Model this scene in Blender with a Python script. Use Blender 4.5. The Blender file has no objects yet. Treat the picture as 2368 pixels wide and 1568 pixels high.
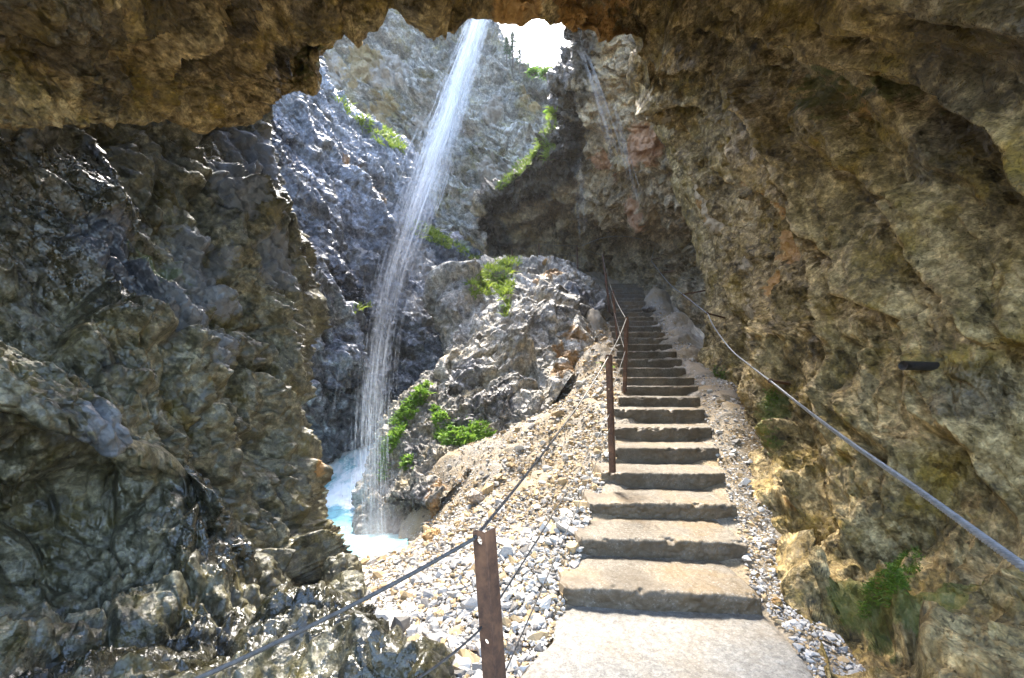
import bpy, bmesh, math, random
import numpy as np
from mathutils import Vector, Matrix

C = bpy.context.scene
COL = C.collection
R = math.radians

# ------------------------------------------------------------------ camera, sky, sun, exposure
CAM_H, F, CX, CY = 1.5, 1052.0, 1184.0, 880.0     # eye height; focal length and horizon measured in a 2368 px wide frame
cd = bpy.data.cameras.new('camera')
cam = bpy.data.objects.new('camera', cd); COL.objects.link(cam)
cd.sensor_width = 36; cd.lens = 36 * F / 2368; cd.shift_y = 96 / 2368
cd.clip_start = 0.05; cd.clip_end = 800
cam.location = (0, 0, CAM_H); cam.rotation_euler = (R(90), 0, 0)
C.camera = cam

SUN_EL, SUN_AZ = 60.0, -10.0                        # degrees; azimuth from straight ahead (+Y) towards the right (+X)
w = bpy.data.worlds.new('World'); C.world = w; w.use_nodes = True
nt = w.node_tree
bg = nt.nodes['Background']
sky = nt.nodes.new('ShaderNodeTexSky'); sky.sky_type = 'NISHITA'; sky.sun_disc = False
sky.sun_elevation = R(SUN_EL); sky.sun_rotation = R(SUN_AZ)
sky.air_density = 1.0; sky.dust_density = 2.5; sky.ozone_density = 1.0
nt.links.new(sky.outputs[0], bg.inputs['Color']); bg.inputs['Strength'].default_value = 0.15

sl = bpy.data.lights.new('sun', 'SUN'); sl.energy = 1.7; sl.angle = R(9); sl.color = (1, .95, .86)
sun = bpy.data.objects.new('sun', sl); COL.objects.link(sun)
sd = Vector((math.sin(R(SUN_AZ)) * math.cos(R(SUN_EL)), math.cos(R(SUN_AZ)) * math.cos(R(SUN_EL)), math.sin(R(SUN_EL))))
sun.rotation_euler = sd.to_track_quat('Z', 'Y').to_euler(); sun.location = (3, 10, 30)

C.view_settings.view_transform = 'Standard'; C.view_settings.look = 'None'
C.view_settings.gamma = 1; C.view_settings.exposure = 2.95
C.cycles.use_denoising = True
C.cycles.max_bounces = 8; C.cycles.diffuse_bounces = 5; C.cycles.transparent_max_bounces = 40
C.cycles.sample_clamp_indirect = 6

# ------------------------------------------------------------------ numbers
rng = np.random.default_rng(7)
random.seed(7)
_perm = rng.permutation(1024).astype(np.int64)
_g = rng.normal(size=(1024, 3)); _g /= np.linalg.norm(_g, axis=1)[:, None]
_r3 = rng.random((1024, 3)); _r1 = rng.random(1024) * 2 - 1

def _hash(i):
    return _perm[(_perm[(_perm[i[..., 0] & 1023] + i[..., 1]) & 1023] + i[..., 2]) & 1023]

def pnoise(p):
    i = np.floor(p).astype(np.int64); f = p - i
    u = f * f * f * (f * (f * 6 - 15) + 10)
    out = np.zeros(len(p))
    for a in (0, 1):
        wx = u[:, 0] if a else 1 - u[:, 0]
        for b in (0, 1):
            wy = u[:, 1] if b else 1 - u[:, 1]
            for c in (0, 1):
                wz = u[:, 2] if c else 1 - u[:, 2]
                o = np.array([a, b, c])
                out += wx * wy * wz * ((f - o) * _g[_hash(i + o)]).sum(1)
    return out * 1.6

def fbm(p, octv=4, gain=.5, lac=2.03):
    out = np.zeros(len(p)); a = 1.0
    for k in range(octv):
        out += a * pnoise(p + 17.3 * k); a *= gain; p = p * lac
    return out

def ridged(p, octv=4):
    out = np.zeros(len(p)); a = 1.0
    for k in range(octv):
        out += a * (1 - 2 * np.abs(pnoise(p + 9.1 * k))); a *= .5; p = p * 2.05
    return out

def facet(p, seed=0, soft=42.0):
    """broken rock: every cell of a jittered lattice is a plane of its own tilt and offset; also returns the distance to the cell's border"""
    p = p + seed * 13.7
    i = np.floor(p).astype(np.int64); n = len(p)
    d1 = np.full(n, 9.0); d2 = np.full(n, 9.0); h = np.zeros(n); ws = np.zeros(n)
    for a in (-1, 0, 1):
        for b in (-1, 0, 1):
            for c in (-1, 0, 1):
                k = i + np.array([a, b, c]); hh = _hash(k)
                v = p - (k + .1 + .8 * _r3[hh]); d = np.sqrt((v * v).sum(1))
                wt = np.exp(-soft * d); ws += wt
                h += wt * ((v * _g[hh]).sum(1) * .95 + .2 * _r1[hh])
                near = d < d1
                d2 = np.where(near, d1, np.minimum(d2, d)); d1 = np.where(near, d, d1)
    return h / ws, d2 - d1

def squash(p, s, k):
    s = np.array(s, float); s /= np.linalg.norm(s)
    return p - (1 - k) * (p @ s)[:, None] * s

def rock_height(p, S, s=None, k=1.0, low=.9, f1=.55, f2=.3, f3=.15, f4=.085, rid=.12, seed=0):
    """height in metres of broken rock with blocks about S metres wide, stretched 1/k along the strike s"""
    wv = np.stack([fbm(p / (1.3 * S) + 5.1 + seed, 4), fbm(p / (1.3 * S) + 31.7, 4), fbm(p / (1.3 * S) + 77.3, 4)], 1)
    q = p + .12 * S * wv
    if s is not None: q = squash(q, s, k)
    h = low * fbm(q / (2.6 * S) + seed, 3)
    h += f1 * facet(q / S, seed, 28)[0]
    a, e = facet(q / (.42 * S), seed + 1, 36)
    h += f2 * a - .12 * np.exp(-e / .05) * f2 / .3
    a, e = facet(q / (.17 * S), seed + 2, 44)
    h += f3 * a - .05 * np.exp(-e / .06) * f3 / .2
    h += f4 * facet((.5 * p + .5 * q) / (.07 * S), seed + 3)[0]
    h += rid * (ridged(q / (.9 * S) + 3.3, 6) - .6)
    return h * S, q

def P(x, y, d):
    """a point d metres in front of the lens plane on the sight line through (x, y) of the 2368 px frame"""
    return np.array([(x - CX) / F * d, d, CAM_H - (y - CY) / F * d])

def px(p):
    p = np.asarray(p); d = np.maximum(p[..., 1], .05)
    return CX + p[..., 0] / d * F, CY - (p[..., 2] - CAM_H) / d * F

# ------------------------------------------------------------------ meshes and objects
def mesh_obj(name, v, faces, mat=None, parent=None, smooth=True, attrs=None):
    """faces: (n,3) or (n,4) int array, or a list of such arrays"""
    me = bpy.data.meshes.new(name)
    fl = faces if isinstance(faces, list) else [faces]
    fl = [np.asarray(f, np.int32) for f in fl if len(f)]
    v = np.asarray(v, np.float32)
    me.vertices.add(len(v)); me.vertices.foreach_set('co', v.ravel())
    tot = sum(f.size for f in fl); nf = sum(len(f) for f in fl)
    me.loops.add(tot); me.loops.foreach_set('vertex_index', np.concatenate([f.ravel() for f in fl]))
    st = []; o = 0
    for f in fl:
        st.append(o + np.arange(len(f)) * f.shape[1]); o += f.size
    me.polygons.add(nf); me.polygons.foreach_set('loop_start', np.concatenate(st).astype(np.int32))
    me.polygons.foreach_set('use_smooth', np.full(nf, smooth))
    me.update(calc_edges=True)
    for k, a in (attrs or {}).items():
        a = np.asarray(a, np.float32)
        if a.ndim == 1:
            me.attributes.new(k, 'FLOAT', 'POINT').data.foreach_set('value', a)
        elif a.shape[1] == 3:
            me.attributes.new(k, 'FLOAT_VECTOR', 'POINT').data.foreach_set('vector', a.ravel())
        else:
            me.attributes.new(k, 'FLOAT_COLOR', 'POINT').data.foreach_set('color', a.ravel())
    if mat: me.materials.append(mat)
    o = bpy.data.objects.new(name, me); COL.objects.link(o)
    if parent: o.parent = parent
    return o

def tag(o, label=None, cat=None, group=None, kind=None):
    if label: o['label'] = label
    if cat: o['category'] = cat
    if group: o['group'] = group
    if kind: o['kind'] = kind
    return o

def empty(name, loc, label, cat, group=None):
    o = bpy.data.objects.new(name, None); COL.objects.link(o); o.location = loc; o.empty_display_size = .2
    return tag(o, label, cat, group)

def grid_faces(nr, nc):
    a = np.arange(nr * nc).reshape(nr, nc)
    return np.stack([a[:-1, :-1], a[:-1, 1:], a[1:, 1:], a[1:, :-1]], -1).reshape(-1, 4)

def crom(c, t):
    """Catmull-Rom through control points c (K, ...) at parameters t in [0, K-1]"""
    K = len(c); i = np.clip(np.floor(t).astype(int), 0, K - 2); u = (t - i).reshape((-1,) + (1,) * (c.ndim - 1))
    g = lambda j: c[np.clip(j, 0, K - 1)]
    p0, p1, p2, p3 = g(i - 1), g(i), g(i + 1), g(i + 2)
    p0 = np.where((i == 0).reshape(u.shape), 2 * p1 - p2, p0); p3 = np.where((i == K - 2).reshape(u.shape), 2 * p2 - p1, p3)
    return .5 * (2 * p1 + (p2 - p0) * u + (2 * p0 - 5 * p1 + 4 * p2 - p3) * u ** 2 + (3 * p1 - p0 - 3 * p2 + p3) * u ** 3)

def params(seg, n):
    cum = np.concatenate([[0], np.cumsum(seg)]); s = np.linspace(0, cum[-1], n)
    return np.interp(s, cum, np.arange(len(cum)))

LOFT = {}
def loft(ctrl, nr, nc, world=False):
    """rows of control points -> dense (nr, nc, 3) sheet; samples spread by how large each stretch is seen"""
    c = np.array(ctrl, float) if world else np.array([[P(*q) for q in row] for row in ctrl])
    X, Y = px(c); X = np.clip(X, -350, 2700); Y = np.clip(Y, -350, 1900)
    L = lambda a, ax: np.abs(np.diff(a, axis=ax))
    sr = np.hypot(L(X, 0), L(Y, 0)).mean(1) + 14; sc = np.hypot(L(X, 1), L(Y, 1)).mean(0) + 14
    g = crom(c, params(sr, nr))
    LOFT['t'] = params(sc, nc); LOFT['k'] = c.shape[1]
    return np.swapaxes(crom(np.swapaxes(g, 0, 1), LOFT['t']), 0, 1)

def normals(g, toward=(0, 0, CAM_H)):
    du = np.gradient(g, axis=1); dv = np.gradient(g, axis=0)
    n = np.cross(du, dv); n /= np.linalg.norm(n, axis=2)[..., None] + 1e-9
    s = ((np.array(toward) - g) * n).sum(2)
    return n * np.where(np.median(s) > 0, 1, -1)

def blob(p, spots):
    """soft union of balls: each spot is (x, y, d, radius)"""
    m = np.zeros(len(p))
    for x, y, d, r in spots:
        q = np.linalg.norm(p - P(x, y, d), axis=1) / r
        m = np.maximum(m, np.clip(1.5 - q * 1.2, 0, 1))
    return m

SHEETS = {}
def rock_sheet(name, g, mat, S, label, cat, kind=None, s=None, k=1.0, amp=1.0, moss=(), ochre=(), wet=(), pale=(), mossbase=0.0, hfun=None, bend=None, nearfade=4.5, edge=None, edge0=None, **kw):
    nr, nc = g.shape[:2]
    n = normals(g).reshape(-1, 3); p = g.reshape(-1, 3).copy()
    if bend is not None: p = p + n * bend(p)[:, None]
    if hfun: h, q = hfun(p)
    else: h, q = rock_height(p, S, s, k, **kw)
    ef = np.ones(nc)
    if edge: ef = 1 - (1 - edge) * np.clip((LOFT['t'] - (LOFT['k'] - 3)) / .9, 0, 1)
    if edge0: ef = ef * (edge0 + (1 - edge0) * np.clip((LOFT['t'] - 2.1) / .5, 0, 1))
    v = p + n * (h * amp * np.clip(np.abs(p[:, 1]) / nearfade, .42, 1) * np.tile(ef, nr))[:, None]
    nm = normals(v.reshape(nr, nc, 3)).reshape(-1, 3)
    j = fbm(v / (.5 * S) + 3, 4); j2 = fbm(v / (.16 * S) + 8, 3)
    up = np.clip(nm[:, 2], 0, 1)
    m = np.clip((blob(v, moss) * 1.5 - .45 + j * .55 + j2 * .35) * (.35 + .65 * np.clip(nm[:, 2] + .5, 0, 1)), 0, 1) if moss else np.zeros(len(v))
    if mossbase: m = np.maximum(m, np.clip((up - .35 + j * .5 + j2 * .4) * mossbase, 0, 1))
    oc = np.clip(blob(v, ochre) * 1.5 - .4 + j * .5 + j2 * .3, 0, 1) if ochre else np.zeros(len(v))
    we = np.clip(blob(v, wet) * 1.6 - .3 + j * .4, 0, 1) if wet else np.zeros(len(v))  # damp darkening, also used as painted shade on roof and wall foot
    pa = np.clip(blob(v, pale) * 1.5 - .4 + j * .4 + j2 * .2, 0, 1) if pale else np.zeros(len(v))
    SHEETS[name] = (v.reshape(nr, nc, 3), nm.reshape(nr, nc, 3))
    o = mesh_obj(name, v, grid_faces(nr, nc), mat, attrs={'mask': np.stack([m, oc, we, pa], 1), 'strike': .7 * v + .3 * (q + v - p)})
    return tag(o, label, cat, None, kind)

# ------------------------------------------------------------------ materials
class NT:
    def __init__(s, name):
        s.m = bpy.data.materials.new(name); s.m.use_nodes = True; s.t = s.m.node_tree
        s.b = s.t.nodes['Principled BSDF']; s.out = s.t.nodes['Material Output']
    def n(s, typ, **kw):
        o = s.t.nodes.new('ShaderNode' + typ)
        for k, v in kw.items():
            if k in o.inputs: s.put(o.inputs[k], v)
            else: setattr(o, k, v)
        return o
    def put(s, sock, v):
        if isinstance(v, bpy.types.NodeSocket): s.t.links.new(v, sock)
        else: sock.default_value = v
    def noise(s, vec, scale, detail=6, rough=.6, dist=0.0):
        o = s.n('TexNoise', Scale=scale, Detail=detail, Roughness=rough, Distortion=dist); s.t.links.new(vec, o.inputs['Vector']); return o.outputs['Fac']
    def ramp(s, fac, a, b):
        o = s.n('MapRange'); o.inputs['From Min'].default_value = a; o.inputs['From Max'].default_value = b; s.put(o.inputs['Value'], fac); return o.outputs['Result']
    def mix(s, f, a, b, blend='MIX'):
        o = s.t.nodes.new('ShaderNodeMix'); o.data_type = 'RGBA'; o.blend_type = blend
        s.put(o.inputs[0], f); s.put(o.inputs[6], a if isinstance(a, bpy.types.NodeSocket) else (*a, 1)); s.put(o.inputs[7], b if isinstance(b, bpy.types.NodeSocket) else (*b, 1))
        return o.outputs[2]
    def math(s, op, a, b=0.0, c=0.0):
        o = s.n('Math', operation=op); s.put(o.inputs[0], a); s.put(o.inputs[1], b); s.put(o.inputs[2], c); return o.outputs[0]
    def attr(s, name): return s.n('Attribute', attribute_name=name)
    def pos(s): return s.n('NewGeometry').outputs['Position']
    def bump(s, h, strength, dist, prev=None):
        o = s.n('Bump', Strength=strength, Distance=dist); s.t.links.new(h, o.inputs['Height'])
        if prev: s.t.links.new(prev, o.inputs['Normal'])
        return o.outputs['Normal']

def rock_mat(name, S, c_dark, c_mid, c_light, c_alt, rough=(.55, .85), spec=.4, mosscol=(.07, .10, .015), ochre=(.36, .19, .05), wetcol=(.042, .038, .034), pale=(.42, .38, .33), streak=.5, bumps=1.0, damp=.36):
    """rock of block size S metres: two mineral tones in patches, a second tint, fine grain and streaks along the strike, and painted growth and stain masks"""
    t = NT(name); pos = t.pos(); q = t.attr('strike').outputs['Vector']
    n1 = t.noise(pos, .9 / S, 5, .65); n2 = t.noise(q, 3.0 / S, 5, .64); n3 = t.noise(pos, 9 / S, 4, .62); n4 = t.noise(pos, 32 / S, 2, .6)
    f = t.math('ADD', t.math('MULTIPLY', n1, .35), t.math('ADD', t.math('MULTIPLY', n2, .35 + .1 * streak), t.math('MULTIPLY', n3, .3)))
    col = t.mix(t.ramp(f, .40, .51), c_dark, c_mid)
    col = t.mix(t.ramp(f, .51, .62), col, c_light)
    col = t.mix(t.ramp(t.noise(q, 1.6 / S, 6, .72), .5, .64), col, c_alt)
    col = t.mix(t.math('MULTIPLY', t.ramp(n4, .42, .62), .6), col, t.mix(1.0, col, (.4, .38, .34), 'MULTIPLY'), 'MIX')
    col = t.mix(t.math('MULTIPLY', t.ramp(n3, .52, .66), .5), col, t.mix(1.0, col, (1.7, 1.65, 1.6), 'MULTIPLY'), 'MIX')
    def cells(scale):
        vo = t.n('TexVoronoi', Scale=scale, Randomness=1.0); wv = t.n('VectorMath', operation='ADD'); nz = t.n('TexNoise', Scale=scale * .7, Detail=4.0); t.t.links.new(pos, nz.inputs['Vector'])
        sb = t.n('VectorMath', operation='SCALE'); t.t.links.new(nz.outputs['Color'], sb.inputs[0]); sb.inputs['Scale'].default_value = .22 / scale
        t.t.links.new(q, wv.inputs[0]); t.t.links.new(sb.outputs[0], wv.inputs[1]); t.t.links.new(wv.outputs[0], vo.inputs['Vector'])
        df = t.n('VectorMath', operation='SUBTRACT'); t.t.links.new(wv.outputs[0], df.inputs[0]); t.t.links.new(vo.outputs['Position'], df.inputs[1])
        cc = t.n('VectorMath', operation='SUBTRACT'); t.t.links.new(vo.outputs['Color'], cc.inputs[0]); cc.inputs[1].default_value = (.5, .5, .5)
        dp = t.n('VectorMath', operation='DOT_PRODUCT'); t.t.links.new(df.outputs[0], dp.inputs[0]); t.t.links.new(cc.outputs[0], dp.inputs[1])
        sc_ = t.n('SeparateColor'); t.t.links.new(vo.outputs['Color'], sc_.inputs[0])
        return dp.outputs['Value'], sc_.outputs[1]
    k1, r1 = cells(4.0 / S); k2, r2 = cells(10.0 / S); k3, r3 = cells(24.0 / S)
    tone = t.math('ADD', .48, t.math('ADD', t.math('MULTIPLY', r1, .34), t.math('ADD', t.math('MULTIPLY', r2, .40), t.math('MULTIPLY', r3, .34))))
    cb = t.n('CombineColor'); [t.t.links.new(tone, cb.inputs[i]) for i in range(3)]
    col = t.mix(1.0, col, cb.outputs[0], 'MULTIPLY')
    m = t.attr('mask'); sp = t.n('SeparateColor'); t.t.links.new(m.outputs['Color'], sp.inputs[0])
    crisp = lambda sock, lo=.35, hi=.6: t.ramp(t.math('ADD', sock, t.math('MULTIPLY', t.math('SUBTRACT', t.math('ADD', t.math('MULTIPLY', n4, .6), t.math('MULTIPLY', r2, .4)), .5), t.math('MULTIPLY', t.ramp(sock, 0, .3), .8))), lo, hi)
    col = t.mix(t.math('MULTIPLY', crisp(m.outputs['Alpha']), .8), col, t.mix(n3, tuple(x * .75 for x in pale), pale))
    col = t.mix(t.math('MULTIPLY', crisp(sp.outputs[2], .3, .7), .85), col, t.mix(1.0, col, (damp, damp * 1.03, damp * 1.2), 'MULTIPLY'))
    col = t.mix(t.math('MULTIPLY', crisp(sp.outputs[1]), .8), col, t.mix(n3, tuple(x * .6 for x in ochre), ochre))
    mossm = t.math('MULTIPLY', crisp(sp.outputs[0], .45, .6), .6)
    col = t.mix(mossm, col, t.mix(n4, tuple(x * .6 for x in mosscol), tuple(x * 1.5 for x in mosscol)))
    t.put(t.b.inputs['Base Color'], col)
    r = t.ramp(t.noise(pos, 5 / S, 4, .6), .35, .65)
    rr = t.n('MapRange'); t.put(rr.inputs['Value'], r); rr.inputs['To Min'].default_value = rough[0]; rr.inputs['To Max'].default_value = rough[1]
    t.put(t.b.inputs['Roughness'], t.math('SUBTRACT', rr.outputs['Result'], t.math('MULTIPLY', sp.outputs[2], .25)))
    t.b.inputs['Specular IOR Level'].default_value = spec
    b = t.bump(n2, .6 * bumps, .12 * S); b = t.bump(k1, .9 * bumps, .9, b); b = t.bump(k2, .9 * bumps, 1.0, b); b = t.bump(k3, .7 * bumps, .9, b); b = t.bump(n3, .6 * bumps, .04 * S, b); b = t.bump(n4, .7 * bumps, .014 * S, b)
    t.put(t.b.inputs['Normal'], b)
    return t.m

def plain(name, col, rough=.6, var=.4, scale=20, metal=0.0, col2=None, attr=None, bump=0.0, bdist=.004, translucent=0.0):
    t = NT(name); pos = t.pos(); n = t.noise(pos, scale, 5, .65)
    c = t.mix(t.ramp(n, .3, .7), tuple(x * (1 - var) for x in col), col2 or tuple(min(1, x * (1 + var)) for x in col))
    if attr: c = t.mix(1.0, c, t.attr(attr).outputs['Color'], 'MULTIPLY')
    t.put(t.b.inputs['Base Color'], c); t.b.inputs['Roughness'].default_value = rough; t.b.inputs['Metallic'].default_value = metal
    if bump: t.put(t.b.inputs['Normal'], t.bump(t.noise(pos, scale * 2.5, 4, .7), bump, bdist))
    if translucent:
        tr = t.n('BsdfTranslucent'); t.put(tr.inputs['Color'], c); mx = t.n('MixShader'); mx.inputs[0].default_value = translucent
        t.t.links.new(t.b.outputs[0], mx.inputs[1]); t.t.links.new(tr.outputs[0], mx.inputs[2]); t.t.links.new(mx.outputs[0], t.out.inputs['Surface'])
    return t.m

M = {}
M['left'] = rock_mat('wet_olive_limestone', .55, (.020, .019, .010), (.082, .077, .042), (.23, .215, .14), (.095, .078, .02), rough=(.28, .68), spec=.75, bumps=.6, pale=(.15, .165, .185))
M['vault'] = rock_mat('dry_brown_limestone', .7, (.055, .040, .014), (.245, .175, .068), (.52, .40, .195), (.24, .165, .03), rough=(.5, .85), spec=.35, pale=(.46, .375, .24), mosscol=(.075, .095, .012), ochre=(.48, .25, .06))
M['back'] = rock_mat('overhang_brown_limestone', 1.1, damp=.14, c_dark=(.09, .07, .035), c_mid=(.27, .21, .12), c_light=(.48, .39, .25), c_alt=(.27, .19, .07), rough=(.35, .7), spec=.5, ochre=(.46, .25, .13))  # the overhang rock's own brown
M['cliff'] = rock_mat('grey_weathered_cliff', 2.2, (.09, .09, .07), (.27, .265, .24), (.48, .465, .42), (.25, .22, .10), rough=(.6, .9), spec=.3, ochre=(.36, .27, .12))
M['gorge'] = rock_mat('wet_blue_grey_rock', 1.1, (.032, .037, .046), (.125, .134, .152), (.36, .378, .42), (.14, .13, .105), rough=(.25, .6), spec=.65)
M['boulder'] = rock_mat('pale_grey_limestone', 1.4, (.10, .092, .078), (.33, .305, .26), (.58, .54, .47), (.36, .30, .20), rough=(.5, .85), spec=.4)
M['mound'] = rock_mat('grey_conglomerate', .7, (.11, .10, .085), (.25, .23, .19), (.42, .39, .34), (.33, .26, .14), rough=(.45, .8), spec=.45)

# ------------------------------------------------------------------ rock masses
def mid_bend(p):
    return .14 * fbm(p / 1.1 + 2.2, 3)

left_ctrl = [
 [(-900,-600,1.5),(-400,-500,2.2),(0,-350,3.0),(250,-250,4.0),(430,-150,5.2),(560,-60,6.4),(620,0,7.2),(600,0,9.0)],
 [(-900,100,1.5),(-400,120,2.2),(0,150,3.0),(250,170,4.0),(430,180,5.2),(560,190,6.4),(620,200,7.2),(600,200,9.0)],
 [(-900,330,1.45),(-400,330,2.1),(0,330,2.95),(260,330,3.9),(440,320,4.9),(560,300,6.0),(622,330,6.7),(590,330,8.5)],
 [(-900,560,1.4),(-400,560,2.0),(0,560,2.75),(280,560,3.6),(470,545,4.4),(610,530,5.4),(692,545,6.2),(640,545,8)],
 [(-900,800,1.35),(-400,800,1.95),(0,800,2.55),(300,800,3.2),(500,790,3.9),(640,790,4.9),(708,800,5.7),(650,800,7.5)],
 [(-900,1000,1.3),(-400,980,1.8),(0,950,2.3),(290,1010,2.85),(500,1020,3.5),(650,1030,4.5),(733,1040,5.3),(670,1040,7.2)],
 [(-900,1180,1.4),(-400,1150,2.0),(0,1120,2.7),(280,1150,3.15),(500,1180,3.4),(660,1180,4.2),(737,1170,5.1),(680,1170,7)],
 [(-900,1400,1.35),(-400,1350,1.9),(0,1330,2.6),(270,1330,2.9),(500,1330,3.05),(680,1320,3.7),(782,1330,4.4),(720,1300,6.5)],
 [(-900,1700,1.1),(-400,1600,1.5),(0,1500,2.1),(270,1470,2.4),(520,1440,2.6),(720,1430,2.85),(835,1440,3.05),(780,1430,4.5)],
 [(-900,2100,.9),(-400,1950,1.2),(0,1800,1.55),(270,1680,1.8),(560,1580,2.05),(800,1520,2.3),(985,1515,2.45),(960,1500,3.3)],
 [(-900,2500,.8),(-400,2300,1.0),(0,2100,1.25),(300,1950,1.45),(600,1800,1.7),(850,1680,2.0),(1005,1590,2.3),(1000,1560,3.0)]]
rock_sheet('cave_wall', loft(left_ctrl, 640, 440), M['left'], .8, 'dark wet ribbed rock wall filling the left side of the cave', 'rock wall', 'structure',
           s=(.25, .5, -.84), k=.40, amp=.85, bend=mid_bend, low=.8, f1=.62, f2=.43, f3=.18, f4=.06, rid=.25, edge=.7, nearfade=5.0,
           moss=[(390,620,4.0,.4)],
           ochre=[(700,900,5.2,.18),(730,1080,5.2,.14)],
           wet=[(560,1180,3.6,.6),(200,480,3.3,.9),(900,1540,2.5,.6),(700,1480,2.8,.7),(480,1500,2.5,.6),(250,1560,2.2,.5)],  # damp rock; the foot spots also paint in the shade lying there
           pale=[(600,340,6.2,.6),(560,450,5.2,.5),(650,600,5.4,.45),(480,620,4.4,.5),(400,700,3.9,.45),(300,560,3.6,.4),(560,800,4.3,.4),(230,1000,2.8,.25),(640,450,6,.5)], mossbase=.15)  # bluish patches paint the sky's sheen onto the wet rock

vault_ctrl = []
for rim, a, b, c, d, thick in [
 ((-900,330,1.35),(-900,100,1.35),(-900,-200,1.25),(-950,-700,1.2),(-1000,-1500,.8),0),
 ((-400,310,1.95),(-400,120,1.95),(-400,-150,1.7),(-450,-600,1.5),(-500,-1500,.9),0),
 ((0,288,2.6),(0,150,2.65),(0,-60,2.35),(0,-450,2.1),(0,-1400,1.1),0),
 ((300,268,3.5),(330,130,3.5),(330,-50,2.95),(350,-450,2.4),(400,-1400,1.2),0),
 ((520,270,4.8),(540,130,4.5),(560,-40,3.7),(600,-450,2.6),(650,-1400,1.25),0),
 ((648,240,6.2),(650,120,5.5),(680,-30,4.3),(720,-450,2.7),(780,-1400,1.3),0),
 ((728,197,6.5),(708,90,5.7),(760,-40,4.5),(800,-450,2.8),(850,-1400,1.3),0),
 ((722,135,6.7),(742,50,5.9),(790,-70,4.7),(820,-450,2.9),(865,-1400,1.33),0),
 ((782,52,6.7),(800,0,5.9),(820,-100,4.9),(840,-450,3),(880,-1400,1.35),0),
 ((862,26,6.4),(880,-30,5.7),(900,-120,4.8),(920,-450,3),(960,-1400,1.35),0),
 ((925,-10,6.3),(935,-50,5.7),(945,-130,4.8),(960,-450,3),(980,-1400,1.35),0),
 ((1000,2,6.3),(1005,-40,5.7),(1010,-120,4.8),(1020,-450,3),(1030,-1400,1.35),0),
 ((1070,16,6.5),(1075,-30,5.8),(1080,-120,4.9),(1090,-450,3.1),(1090,-1400,1.35),0),
 ((1130,0,6.8),(1145,-30,6.0),(1160,-120,5.0),(1170,-450,3.1),(1160,-1400,1.35),0),
 ((1190,22,7.0),(1210,-20,6.2),(1230,-110,5.2),(1250,-450,3.2),(1220,-1400,1.35),0),
 ((1250,34,7.2),(1275,-15,6.4),(1300,-110,5.3),(1320,-450,3.2),(1290,-1400,1.4),0),
 ((1300,48,7.6),(1335,-10,6.7),(1370,-100,5.5),(1400,-420,3.3),(1360,-1400,1.4),0),
 ((1345,78,8.0),(1400,10,7.1),(1450,-80,5.8),(1480,-400,3.4),(1450,-1400,1.4),0),
 ((1470,118,8.6),(1530,50,7.5),(1580,-60,6.0),(1600,-400,3.5),(1550,-1400,1.5),0),
 ((1495,210,10.2),(1600,130,7.4),(1700,20,5.6),(1750,-350,3.3),(1750,-1300,1.5),1),
 ((1530,330,11.3),(1680,240,7.0),(1850,90,4.9),(1980,-250,3.0),(2100,-1200,1.5),1),
 ((1570,440,11.9),(1760,370,6.6),(2000,230,4.3),(2250,-50,2.8),(2600,-900,1.5),1),
 ((1620,560,11.8),(1830,500,6.2),(2080,400,4.0),(2400,200,2.7),(3100,-500,1.5),1),
 ((1640,680,11.2),(1860,640,5.9),(2100,570,3.85),(2450,450,2.65),(3200,0,1.55),1),
 ((1640,790,9.8),(1850,780,5.7),(2100,740,3.8),(2450,690,2.65),(3300,500,1.55),1),
 ((1640,850,8.5),(1830,880,5.4),(2080,890,3.7),(2450,890,2.6),(3300,850,1.5),2),
 ((1722,910,7.1),(1840,980,4.9),(2080,1030,3.5),(2450,1080,2.5),(3300,1150,1.45),2),
 ((1762,985,6.0),(1862,1080,4.4),(2080,1170,3.2),(2450,1270,2.35),(3300,1450,1.4),2),
 ((1785,1090,5.0),(1885,1200,3.8),(2080,1300,2.9),(2450,1430,2.15),(3300,1700,1.3),2),
 ((1795,1200,4.1),(1900,1310,3.3),(2080,1400,2.6),(2450,1540,1.95),(3200,1950,1.2),2),
 ((1832,1350,3.2),(1920,1430,2.75),(2060,1500,2.25),(2400,1680,1.65),(3000,2200,1.0),2),
 ((1880,1480,2.5),(1945,1530,2.3),(2060,1600,1.95),(2350,1850,1.4),(2800,2500,.85),2),
 ((1900,1640,2.05),(1950,1700,1.85),(2050,1800,1.6),(2300,2100,1.15),(2600,2800,.75),2)]:
    kk = np.interp(len(vault_ctrl), [4, 6, 8, 16, 17, 18, 19, 20], [1, .86, .74, .74, .78, .84, .95, 1])
    rim, a, b, c = [(q[0], q[1], q[2] * (kk + (1 - kk) * j / 3)) for j, q in enumerate((rim, a, b, c))]
    r = P(*rim)
    back = r + {0: np.array([0, .5, 1.8]), 1: np.array([1.6, .3, .1]), 2: np.array([-.25, .1, -.35])}[thick]
    top = r + {0: np.array([0, -.6, 3.4]), 1: np.array([3.0, .2, .1]), 2: np.array([-.5, .2, -.6])}[thick]
    if len(vault_ctrl) == 18: back, top = r + np.array([.8, .4, .9]), r + np.array([1.5, -.2, 1.9])
    vault_ctrl.append([top, back, r] + [P(*z) for z in (a, b, c, d)])
vg = loft(np.array(vault_ctrl), 780, 600, world=True)
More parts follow.
